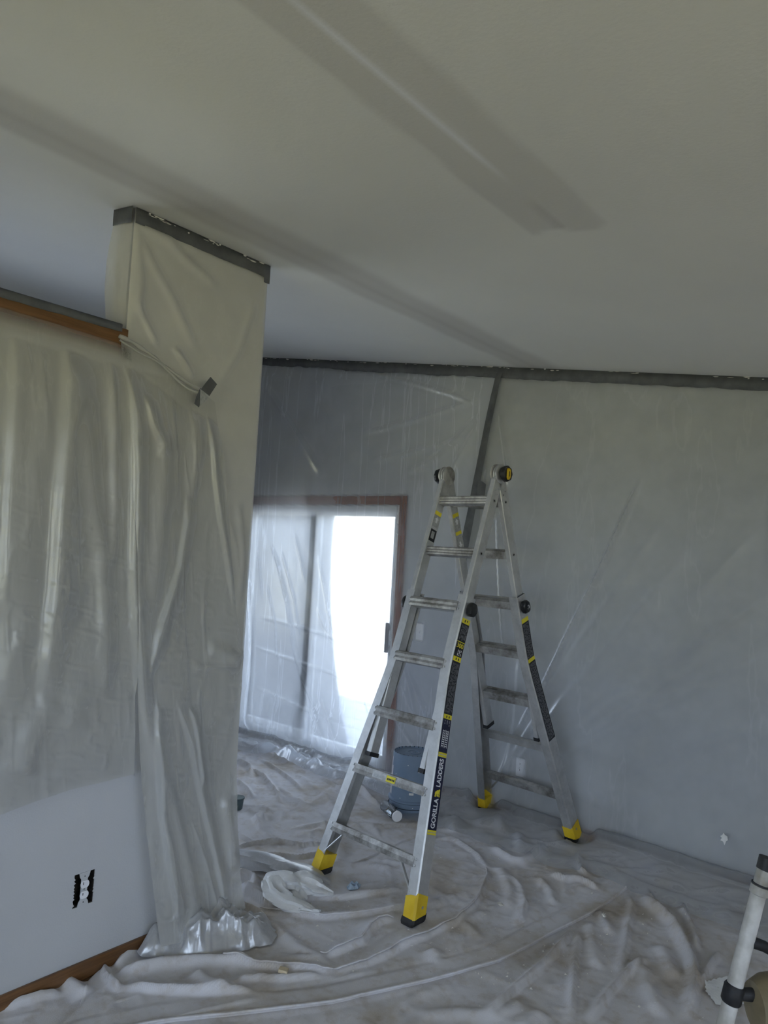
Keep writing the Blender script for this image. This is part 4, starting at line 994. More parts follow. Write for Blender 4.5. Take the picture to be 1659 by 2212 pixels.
def strip_on(P, name, s0, s1, t0, t1, mat, parent, lift=0.0008, fn=None):
    n = max(2, int((s1-s0)/0.03)+2); fn = fn or (lambda s, t, l: outer_face(P, s, t, l))
    ss = np.linspace(s0, s1, n); V = np.array([[tuple(fn(s, t, lift)) for t in (t0, t1)] for s in ss])
    bm = bmesh.new(); R = [[bm.verts.new(tuple(p)) for p in row] for row in V]
    for a_, b_ in zip(R[:-1], R[1:]): bm.faces.new((a_[0], a_[1], b_[1], b_[0]))
    return bm_obj(name, bm, mat, parent)
def text_on(P, body, s_bot, s_top, t0, t1, mat, parent, lift=0.0013, name='lettering', fn=None, weight=0.02):
    """lettering that reads up the rail from s_bot to s_top"""
    cu = bpy.data.curves.new('lettering', 'FONT'); cu.body = body; cu.offset = weight; cu.resolution_u = 4; cu.fill_mode = 'FRONT'
    to = bpy.data.objects.new('lettering_tmp', cu); C.objects.link(to)
    bpy.context.view_layer.update()
    me = bpy.data.meshes.new_from_object(to.evaluated_get(bpy.context.evaluated_depsgraph_get()))
    bpy.data.objects.remove(to); bpy.data.curves.remove(cu)
    co = np.empty(len(me.vertices)*3); me.vertices.foreach_get('co', co); co = co.reshape(-1, 3)
    lo, hi = co.min(0), co.max(0); fn = fn or (lambda s, t, l: outer_face(P, s, t, l))
    out = []
    for v in co:
        u = (v[0]-lo[0])/(hi[0]-lo[0]); w_ = (v[1]-lo[1])/(hi[1]-lo[1])
        out.append(tuple(fn(s_bot+(s_top-s_bot)*u, t0+(t1-t0)*w_, lift)))
    me.vertices.foreach_set('co', np.array(out).reshape(-1)); me.update()
    me.materials.clear(); me.materials.append(mat); me.name = name
    o = bpy.data.objects.new(name, me); C.objects.link(o); o.parent = parent; return o
def fineprint(P, s0, s1, t0, t1, parent, mat, seed, fn=None, rows=5):
    """rows of tiny unreadable print: short bars running up the rail"""
    rnd = random.Random(seed); bm = bmesh.new(); fn = fn or (lambda s, t, l: outer_face(P, s, t, l))
    for r_ in range(rows):
        ta = t0+(t1-t0)*(r_+0.2)/rows; tb = t0+(t1-t0)*(r_+0.62)/rows; s = s0
        while s < s1-0.004:
            ln = min(rnd.uniform(0.006, 0.03), s1-s)
            bm.faces.new([bm.verts.new(tuple(fn(a_, b_, 0.0013))) for a_, b_ in ((s, ta), (s+ln, ta), (s+ln, tb), (s, tb))]); s += ln+rnd.uniform(0.003, 0.008)
    o = bm_obj('fine_print', bm, mat, parent); o['kind'] = 'stuff'; return o

for side in (0, 1):
    P = sec(side)
    for sg in (-1, 1):
        # inner rail with hinge strap and end cap
        ir = prism('inner_rail', P, iprof, [0.055, 1.61], M['alu_bright'] if sg == 1 or side == 0 else M['alu'], lad, flip=sg)
        cp = [(IN0-0.002, INT+0.002), (IN1+0.002, INT+0.002), (IN1+0.002, -INT-0.002), (IN0-0.002, -INT-0.002)]
        prism('end_cap', P, cp, [1.596, 1.618], M['black'], ir, flip=sg)
        for s in (S0, S0+SP, 0.095, 0.125, 0.110):      # swaged rung ends and rivets on the outer face
            tt = 0 if s >= S0 else (0.012 if s == 0.110 else -0.012)
            rad = 0.013 if s >= S0 else 0.0055
            bm = bmesh.new(); rings = []
            for (rr_, dx) in ((rad, 0.0), (rad, 0.003), (rad*0.62, 0.003), (rad*0.62, 0.0005)):
                rings.append([P(sg*(IN1+dx), s+math.cos(k*math.pi/7)*rr_*0.8, tt+math.sin(k*math.pi/7)*rr_) for k in range(14)])
            bm_loft(bm, rings); bm_obj('rung_socket' if s >= S0 else 'rivet', bm, M['alu'], ir, True)
            if s >= S0:
                bm = bmesh.new(); bm.faces.new([bm.verts.new(P(sg*(IN1+0.0012), s+math.cos(k*math.pi/6)*0.0062, tt+math.sin(k*math.pi/6)*0.0078)) for k in range(12)])
                bm_obj('socket_hole', bm, M['slot'], ir)
        # outer flared channel
        sl = [0.715, 0.9, SB-0.10, SB-0.06, SB-0.03, SB, SB+0.03, SB+0.06, SB+0.10, 1.4, 1.7, 2.0, 2.15]
        orl = prism('outer_rail', P, cprof, sl, M['alu_bright'] if side == 0 and sg == 1 else M['alu'], lad, xoff=flare, flip=sg)
        # last piece of the rail is cut level with the floor inside the boot
        # boot and sole
        so = flare(2.2); e = 0.004
        bp_ = [(OU0-e, OUT_T+e), (OU1+e-0.008, OUT_T+e), (OU1+e, OUT_T+e-0.010), (OU1+e, -OUT_T-e+0.010), (OU1+e-0.008, -OUT_T-e), (OU0-e, -OUT_T-e)]
        ft = bpy.data.objects.new('foot', None); C.objects.link(ft); ft.parent = lad
        bm = bmesh.new(); rings = []
        up0 = 2.122 if side == 0 else 2.140
        for kind in ('top', 'mid', 'bot'):
            ring = []
            for i, (x, t) in enumerate(bp_):
                sb = P.sfloor(t)
                s = {'top': up0+(0.018 if i in (0, 5) else 0)+0.012*math.sin(i*2.1), 'mid': (up0+sb)/2, 'bot': sb-0.030}[kind]
                ring.append(P(sg*(x+flare(s)), s, t))
            rings.append(ring)
        bm_loft(bm, rings); bm_obj('boot', bm, M['yellow'], ft)
        bm = bmesh.new(); rings = []
        for k_, dx in ((0.032, 0.002), (0.012, 0.003), (0.0, -0.002)):
            rings.append([P(sg*(x+flare(2.2)+(dx if x > 0.18 else -dx)), P.sfloor(t)-k_, t*(1+dx*8)) for x, t in bp_])
        bm_loft(bm, rings); bm_obj('sole', bm, M['black'], ft)
        if sg == 1:
            bm = bmesh.new(); bm.faces.new([bm.verts.new(P(OU1+flare(2.17)+e+0.001, 2.168+math.cos(k*math.pi/6)*0.007, -0.004+math.sin(k*math.pi/6)*0.007)) for k in range(12)])
            bm_obj('boot_rivet', bm, M['steel'], ft)
        # lock handle on the outer rail
        kn = [(0.0, 0.026), (0.024, 0.030), (0.052, 0.024), (0.060, 0.004), (0.056, -0.020), (0.034, -0.033), (0.006, -0.030), (-0.014, -0.014), (-0.014, 0.012)]
        bm = bmesh.new(); rings = []
        for dx, k_ in ((0.001, 0.80), (0.010, 0.98), (0.026, 1.0), (0.034, 0.86), (0.036, 0.55)):
            rings.append([P(sg*(OU1+dx), 0.758+0.022+(s-0.022)*k_, t*k_) for s, t in kn])
        bm_loft(bm, rings); lk = bm_obj('lock_handle', bm, M['black_gloss'], lad, True)
        if side == 1 and sg == 1:
            bm = bmesh.new()
            for pts in ([(0.0, 0.012), (0.008, 0.004), (0.020, 0.010), (0.034, 0.004), (0.044, 0.012), (0.030, 0.020), (0.012, 0.018)], [(0.030, -0.016), (0.042, -0.010), (0.048, -0.002), (0.038, -0.004)], [(0.004, -0.012), (0.014, -0.006), (0.008, 0.0)]):
                bm.faces.new([bm.verts.new(P(OU1+0.0368, 0.758+0.022+(s-0.022)*0.55, t*0.6)) for s, t in pts])
            sp2 = bm_obj('paint_splatter', bm, M['white_ink'], lk); sp2['kind'] = 'stuff'
        # brace from the lowest rung to the rail
        so7 = S0+6*SP; xa = OU0+flare(so7)
        q0 = P(sg*(xa-0.065), so7+0.018, OUT_T-0.006); q1 = P(sg*(xa+0.028), so7+0.125, OUT_T-0.006)
        tube('brace', [q0, q1], 0.0075, M['alu'], lad, 8, 0.6)
    # rungs
    for k in range(5):
        rungmesh('inner_rung', P, IN0+0.002, S0+k*SP, -0.022, 0.022, 0.046, M['alu_dirty'] if k < 2 or side == 1 else M['alu'])
    for k in range(2, 7):
        s = S0+k*SP; hw = OU0+flare(s)
        rg = rungmesh('outer_rung', P, hw+0.012, s, OUT_T-WTK-0.026 if k > 4 else 0.024, OUT_T+0.006, 0.050 if k < 5 else 0.044, M['alu_dirty'] if (side == 0 or k in (3, 4, 6)) else M['alu'], 2 if k < 5 else 1)
        for sg in (-1, 1):
            for ds in (-0.014, 0.014):
                bm = bmesh.new(); rings = []
                for rr_, dt in ((0.006, 0.0), (0.005, 0.003), (0.002, 0.004)):
                    rings.append([P(sg*(hw+0.020)+math.cos(j*math.pi/5)*rr_, s+ds+math.sin(j*math.pi/5)*rr_, OUT_T+dt) for j in range(10)])
                bm_loft(bm, rings); bm_obj('rivet', bm, M['alu'], rg, True)
        if side == 0 and k == 5:
            fn = lambda ss, t, l, P=P, s=s: P(t, ss, OUT_T+0.006+l)
            strip_on(P, 'rung_label', s-0.016, s+0.014, -0.10, -0.005, M['clear_label'], rg, fn=fn)
            strip_on(P, 'rung_label', s-0.016, s+0.014, -0.005, 0.055, M['yellow_ink'], rg, fn=fn)
            rnd = random.Random(4); bm = bmesh.new()
            for j in range(5):
                xa = 0.002+j*0.010; bm.faces.new([bm.verts.new(P(a_, b_, OUT_T+0.0075)) for a_, b_ in ((xa, s-0.004), (xa+0.008, s-0.004), (xa+0.008, s+0.006), (xa, s+0.004))])
            op = bm_obj('fine_print', bm, M['black_ink'], rg); op['kind'] = 'stuff'

    # printed labels up the outer face of the right-hand rail
    lb = bpy.data.objects.new('rail_label', None); C.objects.link(lb); lb.parent = lad
    T0, T1 = -0.034, 0.034
    if side == 1: sgn = -1
    if side == 0:
        strip_on(P, 'warning_band', 0.832, 0.858, T0, T1, M['yellow_ink'], lb); fineprint(P, 0.838, 0.852, -0.02, 0.02, lb, M['black_ink'], 1, rows=2)
        strip_on(P, 'safety_text', 0.858, 0.985, T0, T1, M['black_ink'], lb); fineprint(P, 0.866, 0.945, T0+0.006, T1-0.006, lb, M['grey_ink'], 2)
        strip_on(P, 'warning_line', 0.952, 0.956, T0, T1, M['yellow_ink'], lb, 0.0012)
        fn300 = lambda s, t, l, P=P: outer_face(P, s, t, l)
        # the load rating stands upright across the rail
        def up300(s, t, l, P=P): return outer_face(P, 0.985-(t-T0)/(T1-T0)*0.024, T1-0.006-(s-0.0)/(1.0)*(T1-T0-0.012), l)
        text_on(P, '300', 0.0, 1.0, T0, T1, M['yellow_ink'], lb, fn=up300)
        strip_on(P, 'safety_text', 0.985, 1.030, T0, T1, M['black_ink'], lb); fineprint(P, 0.994, 1.024, T0+0.01, T1-0.02, lb, M['white_ink'], 3, rows=3)
        strip_on(P, 'warning_band', 1.030, 1.054, T0, T1, M['yellow_ink'], lb); fineprint(P, 1.036, 1.048, -0.02, 0.02, lb, M['black_ink'], 4, rows=2)
        strip_on(P, 'safety_text', 1.054, 1.318, T0, T1, M['black_ink'], lb); fineprint(P, 1.064, 1.31, T0+0.006, T1-0.006, lb, M['grey_ink'], 5, rows=6)
        strip_on(P, 'warning_band', 1.318, 1.340, T0, T1, M['yellow_ink'], lb); fineprint(P, 1.324, 1.335, -0.02, 0.02, lb, M['black_ink'], 6, rows=2)
        strip_on(P, 'diagram_panel', 1.340, 1.498, T0, T1, M['navy_ink'], lb); fineprint(P, 1.346, 1.372, T0+0.006, T1-0.006, lb, M['grey_ink'], 7, rows=3)
        bm = bmesh.new()
        def bar(s0, s1, t0, t1):
            bm.faces.new([bm.verts.new(tuple(outer_face(P, a_, b_, 0.0014))) for a_, b_ in ((s0, t0), (s1, t0), (s1, t1), (s0, t1))])
        for tc in (-0.014, 0.013):
            bar(1.392, 1.476, tc-0.010, tc-0.0075); bar(1.392, 1.476, tc+0.0075, tc+0.010)
            for j in range(8): bar(1.396+j*0.010, 1.400+j*0.010, tc-0.0075, tc+0.0075)
        bm_obj('ladder_pictogram', bm, M['white_ink'], lb)
        for s in (1.498, 1.510): strip_on(P, 'stripe', s, s+0.0085, T0, T1, M['yellow_ink'], lb)
        strip_on(P, 'name_panel', 1.520, 1.846, T0, T1, M['navy_ink'], lb)
        for s in (1.846, 1.858): strip_on(P, 'stripe', s, s+0.0085, T0, T1, M['yellow_ink'], lb)
        text_on(P, 'GORILLA', 1.838, 1.706, -0.017, 0.017, M['white_ink'], lb, weight=0.028)
        text_on(P, 'LADDERS', 1.654, 1.527, -0.017, 0.017, M['white_ink'], lb, weight=0.028)
        # yellow crouching ape emblem
        bm = bmesh.new()
        def blob(pts): bm.faces.new([bm.verts.new(tuple(outer_face(P, 1.681-y_*0.034+0.0, (0.0-x_*0.034)*-1*-1, 0.0014))) for x_, y_ in pts])
        for cx0, cy0, rx_, ry_ in ((0.05, 0.05, 0.38, 0.30), (0.45, 0.30, 0.22, 0.22), (-0.38, -0.18, 0.24, 0.34), (0.52, -0.18, 0.16, 0.34), (0.10, -0.42, 0.20, 0.20), (-0.45, -0.55, 0.20, 0.12), (0.58, -0.55, 0.18, 0.10)):
            bm.faces.new([bm.verts.new(tuple(outer_face(P, 1.680-(cy0+math.sin(k*math.pi/8)*ry_)*0.030, (cx0+math.cos(k*math.pi/8)*rx_)*-0.030, 0.0014+0.00005*cx0))) for k in range(16)])
        bm_obj('emblem', bm, M['yellow_ink'], lb)
    else:
        strip_on(P, 'warning_band', 0.850, 0.876, T0, T1, M['yellow_ink'], lb)
        strip_on(P, 'safety_text', 0.876, 1.095, T0, T1, M['black_ink'], lb); fineprint(P, 0.884, 1.09, T0+0.006, T1-0.006, lb, M['grey_ink'], 12, rows=5)
        strip_on(P, 'warning_band', 1.095, 1.117, T0, T1, M['yellow_ink'], lb)
        strip_on(P, 'safety_text', 1.117, 1.60, T0, T1, M['black_ink'], lb); fineprint(P, 1.126, 1.59, T0+0.006, T1-0.006, lb, M['grey_ink'], 13, rows=6)
    # stickers on the inward face of the left inner rail
    fin = lambda s, t, l, P=P: P(-IN0+l, s, t)
    lb2 = bpy.data.objects.new('rail_sticker', None); C.objects.link(lb2); lb2.parent = lad
    strip_on(P, 'warning_band', 0.235, 0.258, -0.028, 0.028, M['yellow_ink'], lb2, fn=fin)
    strip_on(P, 'silver_field', 0.258, 0.330, -0.028, 0.028, M['clear_label'], lb2, fn=fin)
    def arrow(s, up):
        bm = bmesh.new(); k_ = -1 if up else 1
        bm.faces.new([bm.verts.new(P(-IN0+0.0014, s+k_*a_, b_)) for a_, b_ in ((0.020, 0), (0.002, 0.018), (0.002, 0.008), (-0.016, 0.008), (-0.016, -0.008), (0.002, -0.008), (0.002, -0.018))])
        bm_obj('arrow', bm, M['white_ink'], lb2)
    arrow(0.288, True)
    if side == 0:
        strip_on(P, 'black_mark', 0.345, 0.415, -0.026, 0.026, M['black_ink'], lb2, fn=fin)
        strip_on(P, 'mark_window', 0.357, 0.398, -0.012, 0.016, M['clear_label'], lb2, 0.0013, fn=fin)
    else:
        strip_on(P, 'warning_band', 0.345, 0.366, -0.028, 0.028, M['yellow_ink'], lb2, fn=fin)
        strip_on(P, 'silver_field', 0.366, 0.455, -0.028, 0.028, M['clear_label'], lb2, fn=fin); arrow(0.425, False)
# hinges
for sg in (-1, 1):
    hg = bpy.data.objects.new('hinge', None); C.objects.link(hg); hg.parent = lad
    zc = LHZ-0.008
    for dx, rr_, th in ((-0.016, 0.054, 0.010), (0.001, 0.050, 0.010), (0.017, 0.054, 0.008)):
        o = lathe('hinge_plate', [(rr_*0.55, -th/2-0.003), (rr_*0.9, -th/2-0.002), (rr_, -th/2+0.002), (rr_, th/2-0.002), (rr_*0.9, th/2+0.002), (rr_*0.55, th/2+0.003)], M['alu_dirty'] if dx < 0 else M['alu'], hg, 36, 'X')
        o.location = (sg*0.181+dx*sg, 0, zc)
    for side in (0, 1):
        P = sec(side)
        st = [(0.0, -0.026), (0.06, -0.031), (0.150, -0.031), (0.150, 0.031), (0.06, 0.031), (0.0, 0.030)]
        bm = bmesh.new(); xs_ = (IN0-0.003, IN0-0.0005) if side == 0 else (IN0-0.003, IN0-0.0005)
        bm_loft(bm, [[P(sg*x, s+0.004, t) for s, t in st] for x in xs_]); bm_obj('hinge_strap', bm, M['alu'], hg)
        bm = bmesh.new(); bm_loft(bm, [[P(sg*x, s+0.004, t) for s, t in [(0.018, -0.03), (0.062, -0.032), (0.062, 0.032), (0.018, 0.032)]] for x in (IN0+0.001, IN1-0.001)]); bm_obj('hinge_block', bm, M['alu'], hg)
    # release knob
    bm = bmesh.new(); rings = []
    for dx, k_ in ((0.0, 0.6), (0.006, 0.62), (0.012, 0.94), (0.018, 1.0), (0.036, 1.0), (0.042, 0.90), (0.043, 0.5)):
        rings.append([(sg*(0.205+dx), math.cos(2*math.pi*j/32)*0.041*k_*(1+0.05*math.cos(8*2*math.pi*j/32)), zc+math.sin(2*math.pi*j/32)*0.043*k_*(1+0.05*math.cos(8*2*math.pi*j/32))) for j in range(32)])
    bm_loft(bm, rings); kb = bm_obj('release_knob', bm, M['black_gloss'], hg, True)
    if sg == 1:
        bm = bmesh.new(); prof = [(-0.014, 0.020), (-0.009, 0.031), (0.006, 0.031), (0.014, 0.022), (0.014, -0.020), (0.006, -0.031), (-0.006, -0.031), (-0.014, -0.020)]
        bm_loft(bm, [[(0.247+dx, (y_-0.004)*k_, zc-0.002+z_*k_) for y_, z_ in prof] for dx, k_ in ((0.0, 1.0), (0.006, 1.0), (0.009, 0.85))])
        yl = bm_obj('release_button', bm, M['yellow'], kb)
        box('button_slot', (0.2555, -0.0075, zc-0.016), (0.2568, -0.002, zc+0.012), M['slot'], kb)

# ------------------------------------------------------------------ upturned bucket
bx, by = FLAT[-1][0], FLAT[-1][1]
bk = empty('bucket', (bx, by, 0.014)); tag(bk, 'dusty blue plastic bucket turned upside down by the door corner', 'bucket')
lathe('body', [(0.139, 0.0), (0.1455, 0.0), (0.1455, 0.010), (0.143, 0.012), (0.143, 0.030), (0.1495, 0.032), (0.1495, 0.039), (0.142, 0.041), (0.141, 0.072), (0.1495, 0.074), (0.1495, 0.083), (0.1385, 0.088),
        (0.130, 0.360), (0.127, 0.370), (0.121, 0.371), (0.118, 0.362), (0.05, 0.361), (0.047, 0.364), (0.036, 0.364), (0.034, 0.361), (0.014, 0.361), (0.010, 0.366), (0.0, 0.366)], M['bucket'], bk, 72)
for k in range(26):
    a = 2*math.pi*k/26
    o = box('rim_notch', (-0.0035, -0.005, 0.362), (0.0035, 0.002, 0.3715), M['bucket_dark'], bk); o.location = (math.cos(a)*0.1235, math.sin(a)*0.1235, 0.0); o.rotation_euler = (0, 0, a-math.pi/2)
for zz_ in (0.0735, 0.040):
    lathe('groove', [(0.1405, zz_-0.002), (0.1500, zz_-0.0015), (0.1500, zz_+0.0005), (0.1405, zz_+0.001)], M['bucket_dark'], bk, 60)
def wrap(nm, a0, a1, z0, z1, mat, lift=0.0012):
    A_, Z_ = np.meshgrid(np.radians(np.linspace(a0, a1, 16)), np.linspace(z0, z1, 6)); rr_ = np.interp(Z_, [0.088, 0.360], [0.1385, 0.130])+lift
    return grid(nm, np.stack([np.cos(A_)*rr_, np.sin(A_)*rr_, Z_], -1), mat, bk)
wrap('paper_label', 172, 238, 0.105, 0.285, M['paper']); wrap('paper_label', 178, 232, 0.288, 0.335, M['paper'])
for a_, z_, w_, h_ in ((330, 0.30, 5, 0.012), (322, 0.27, 4, 0.004), (292, 0.31, 3, 0.004), (345, 0.325, 6, 0.006), (300, 0.13, 12, 0.014), (255, 0.24, 1.5, 0.006), (275, 0.10, 2, 0.005), (348, 0.28, 3, 0.02), (310, 0.05, 2, 0.006), (330, 0.03, 2, 0.007)):
    wrap('paint_fleck', a_, a_+w_, z_, z_+h_, M['tape_chip'], 0.0022 if z_ > 0.09 else 0.009)

# bottle lying in front of the bucket
bc = G(856, 1757, 0.035); hd = G(872, 1768, 0.035)-G(838, 1738, 0.035); ang = math.atan2(hd[1], hd[0])
bt = empty('water_bottle', (bc[0]-0.02, bc[1]-0.03, 0.052), ang); tag(bt, 'clear plastic bottle with a black neck band lying beside the blue bucket', 'bottle')
prof = [(0.010, -0.11), (0.030, -0.108), (0.0335, -0.10)]
for k in range(7): prof += [(0.0335, -0.092+k*0.018), (0.0305, -0.084+k*0.018)]
prof += [(0.0335, 0.036), (0.032, 0.046), (0.027, 0.060), (0.0245, 0.066)]
lathe('body', prof, M['bottle'], bt, 30, 'X')
lathe('neck_band', [(0.0245, 0.064), (0.0275, 0.066), (0.0290, 0.070), (0.0290, 0.086), (0.0275, 0.088), (0.02, 0.088)], M['black_gloss'], bt, 30, 'X')
lathe('cap', [(0.020, 0.087), (0.0315, 0.089), (0.0325, 0.092), (0.0325, 0.100), (0.031, 0.103), (0.0, 0.104)], M['white_plastic'], bt, 30, 'X')
lb_ = box('band_label', (0.0705, -0.012, 0.0275), (0.0855, 0.012, 0.0298), M['white_plastic'], bt); lb_.rotation_euler = (math.radians(-25), 0, 0)

# cup and small litter
cc = G(511, 1746, 0.02); cu_ = empty('cup', (cc[0], cc[1], relief1(cc[0], cc[1])+0.014)); tag(cu_, 'small grey-green plastic cup on the cloth just past the pillar', 'cup')
lathe('body', [(0.034, 0.0), (0.036, 0.002), (0.043, 0.066), (0.0415, 0.066), (0.0345, 0.006), (0.0, 0.006)], M['cup'], cu_, 36)
lathe('rim', [(0.0415, 0.062), (0.046, 0.062), (0.047, 0.066), (0.046, 0.071), (0.042, 0.071)], M['cup'], cu_, 36)
def rag(name, cpx, pix, mat, label, cat, h=0.012, seed=3):
    c = G(*cpx); bm = bmesh.new(); rnd = random.Random(seed); z0 = relief1(c[0], c[1])+0.016
    ring = [G(px, py)-c for px, py in pix]; outer = [bm.verts.new((p[0], p[1], rnd.uniform(0.0, 0.004))) for p in ring]
    mid = [bm.verts.new((p[0]*0.55, p[1]*0.55, h*rnd.uniform(0.4, 1.2))) for p in ring]; ce = bm.verts.new((0, 0, h*0.6)); n = len(ring)
    for i in range(n):
        j = (i+1) % n; bm.faces.new((outer[i], outer[j], mid[j], mid[i])); bm.faces.new((mid[i], mid[j], ce))
    o = bm_obj(name, bm, mat); o.location = (c[0], c[1], z0); tag(o, label, cat); return o
rag('foil_scrap', (765, 1922), [(748, 1922), (755, 1918), (764, 1920), (773, 1917), (780, 1918), (774, 1926), (766, 1928), (756, 1930), (750, 1927)], M['scrap'], 'crumpled pale blue scrap on the cloth between the front ladder feet', 'scrap', 0.022)
c = G(611, 2112); z0 = relief1(c[0], c[1])
bm = bmesh.new(); bm_box(bm, (-0.018, -0.012, 0), (0.018, 0.012, 0.014), 0.002); o = bm_obj('wood_offcut', bm, M['block']); o.location = (c[0], c[1], z0+0.016); o.rotation_euler = (0.05, 0.1, 0.5)
tag(o, 'small pale wooden offcut lying on the foreground cloth', 'offcut')
rag('plaster_flake', (1078, 1960), [(1073, 1958), (1078, 1956), (1086, 1961), (1088, 1965), (1080, 1966), (1074, 1963)], M['chip'], 'pale plaster flake on the cloth right of the ladder', 'flake', 0.008, 5)
rag('plaster_flake', (1303, 1991), [(1299, 1988), (1303, 1987), (1308, 1991), (1307, 1995), (1302, 1993)], M['chip'], 'pale plaster flake on the foreground cloth below the hem corner', 'flake', 0.008, 6)
# plaster crumbs, too small to pick apart
rnd = random.Random(12); bm = bmesh.new(); pts = []
for k in range(420):
    if k < 260: px, py = rnd.uniform(560, 1330), rnd.uniform(1830, 2120)
    elif k < 330: px, py = rnd.uniform(640, 900), rnd.uniform(1960, 2060)
    else: px, py = rnd.uniform(1000, 1560), rnd.uniform(1980, 2210)
    q = G(px, py); pts.append((q[0], q[1]))
pts = np.array(pts); zs = relief(pts[:, :1], pts[:, 1:])[:, 0]
for (x, y), z in zip(pts, zs):
    r = rnd.choice((0.0018, 0.0025, 0.003, 0.0045)); z += 0.0145
    vs = [bm.verts.new((x+rnd.uniform(-1, 1)*r*1.3, y+rnd.uniform(-1, 1)*r*1.3, z+dz*r)) for dz in (0, 0, 0, 1.1)]
    for f in ((0, 1, 2), (0, 1, 3), (1, 2, 3), (2, 0, 3)): bm.faces.new([vs[i] for i in f])
o = bm_obj('plaster_crumbs', bm, M['chip']); o['kind'] = 'stuff'; o['label'] = 'fine pale plaster crumbs scattered over the cloths'; o['category'] = 'crumbs'

# ------------------------------------------------------------------ outlets and switch
def duplex(parent, face_x=None, scale=1.0, rotate=False):
    """two outlet faces in the parent's local XZ plane looking along -Y"""
    for dz in (0.0195, -0.0195):
        bm = bmesh.new(); ring = []
        for k in range(24):
            a = 2*math.pi*k/24; x = 0.0172*math.cos(a); z = 0.0172*math.sin(a); z = max(-0.0140, min(0.0140, z)); ring.append((x, z))
        bm_loft(bm, [[(x, -0.004, z+dz) for x, z in ring], [(x*0.97, -0.0075, z*0.97+dz) for x, z in ring]]); f = bm_obj('socket', bm, M['white_plastic'], parent, True)
        for x0, w, h in ((-0.0065, 0.0026, 0.0095), (0.0065, 0.0026, 0.0082)):
            box('slot', (x0-w/2, -0.0081, dz+0.004-h/2), (x0+w/2, -0.0070, dz+0.004+h/2), M['slot'], f)
        lathe('ground_hole', [(0.0034, -0.0081), (0.0034, -0.0070)], M['slot'], f, 14).rotation_euler = (0, 0, 0)
        g = f.children[-1]; g.data.transform(Matrix.Rotation(math.radians(90), 4, 'X')); g.data.transform(Matrix.Translation((0, -0.0157, dz-0.006))); 
p = F(1126, 1658, Y0)
ot = empty('wall_outlet', (p[0], Y0, p[2])); tag(ot, 'white duplex outlet low on the far wall behind the rear ladder legs', 'outlet', 'electrical outlets')
box('cover_plate', (-0.036, -0.006, -0.058), (0.036, 0, 0.058), M['white_plastic'], ot, 0.003); duplex(ot)
p = F(908, 1365, Y0)
sw = empty('light_switch', (p[0], Y0, p[2])); tag(sw, 'white light switch on the far wall beside the patio door casing', 'switch')
box('cover_plate', (-0.036, -0.006, -0.058), (0.036, 0, 0.058), M['white_plastic'], sw, 0.003)
bm = bmesh.new(); bm_loft(bm, [[(-0.005, -0.005, -0.012), (0.005, -0.005, -0.012), (0.005, -0.005, 0.012), (-0.005, -0.005, 0.012)], [(-0.0035, -0.016, 0.002), (0.0035, -0.016, 0.002), (0.0035, -0.014, 0.010), (-0.0035, -0.014, 0.010)]]); bm_obj('toggle', bm, M['white_plastic'], sw)
# uncovered outlet in the bare wall
uo = empty('wall_outlet', (X0, OUT_Y, OUT_Z), math.radians(90)); tag(uo, 'white outlet without a cover plate in the bare wall at lower left', 'outlet', 'electrical outlets')
bm = bmesh.new()
bm_box(bm, (-OW+0.001, 0.055, -OH+0.001), (OW-0.001, 0.058, OH-0.001))
for lo, hi in (((-OW+0.0005, 0.003, -OH+0.001), (-OW+0.003, 0.055, OH-0.001)), ((OW-0.003, 0.003, -OH+0.001), (OW-0.0005, 0.055, OH-0.001)), ((-OW+0.003, 0.003, OH-0.003), (OW-0.003, 0.055, OH-0.0005)), ((-OW+0.003, 0.003, -OH+0.0005), (OW-0.003, 0.055, -OH+0.003))): bm_box(bm, lo, hi)
bm_obj('wall_box', bm, M['hole'], uo)
bm = bmesh.new()          # mounting strap with plaster ears above and below
out = [(-0.022, 0.063), (0.022, 0.063), (0.018, 0.046), (0.0125, 0.038), (0.0125, -0.038), (0.018, -0.046), (0.022, -0.063), (-0.022, -0.063), (-0.018, -0.046), (-0.0125, -0.038), (-0.0125, 0.038), (-0.018, 0.046)]
bm_loft(bm, [[(x, 0.002, z) for x, z in out], [(x, -0.002, z) for x, z in out]]); st_ = bm_obj('mounting_strap', bm, M['wall'], uo)
for dz in (0.048, 0.0, -0.048):
    o = lathe('screw_hole', [(0.0022, 0), (0.0022, 0.0006)], M['slot'], st_, 12); o.rotation_euler = (math.radians(90), 0, 0); o.location = (0, -0.0022, dz)
duplex(uo)
bm = bmesh.new()          # ragged plaster edge of the cut-out
rnd = random.Random(2)
for sg in (-1, 1):
    for k in range(9):
        z = -OH+0.012*k+rnd.uniform(0, 0.006); w_ = rnd.uniform(0.002, 0.007)
        bm.faces.new([bm.verts.new((sg*(OW+0.001), -0.0012, z)), bm.verts.new((sg*(OW-w_), -0.0012, z+0.004)), bm.verts.new((sg*(OW+0.001), -0.0012, z+0.013))])
op = bm_obj('ragged_plaster', bm, M['wall'], uo); op['kind'] = 'stuff'

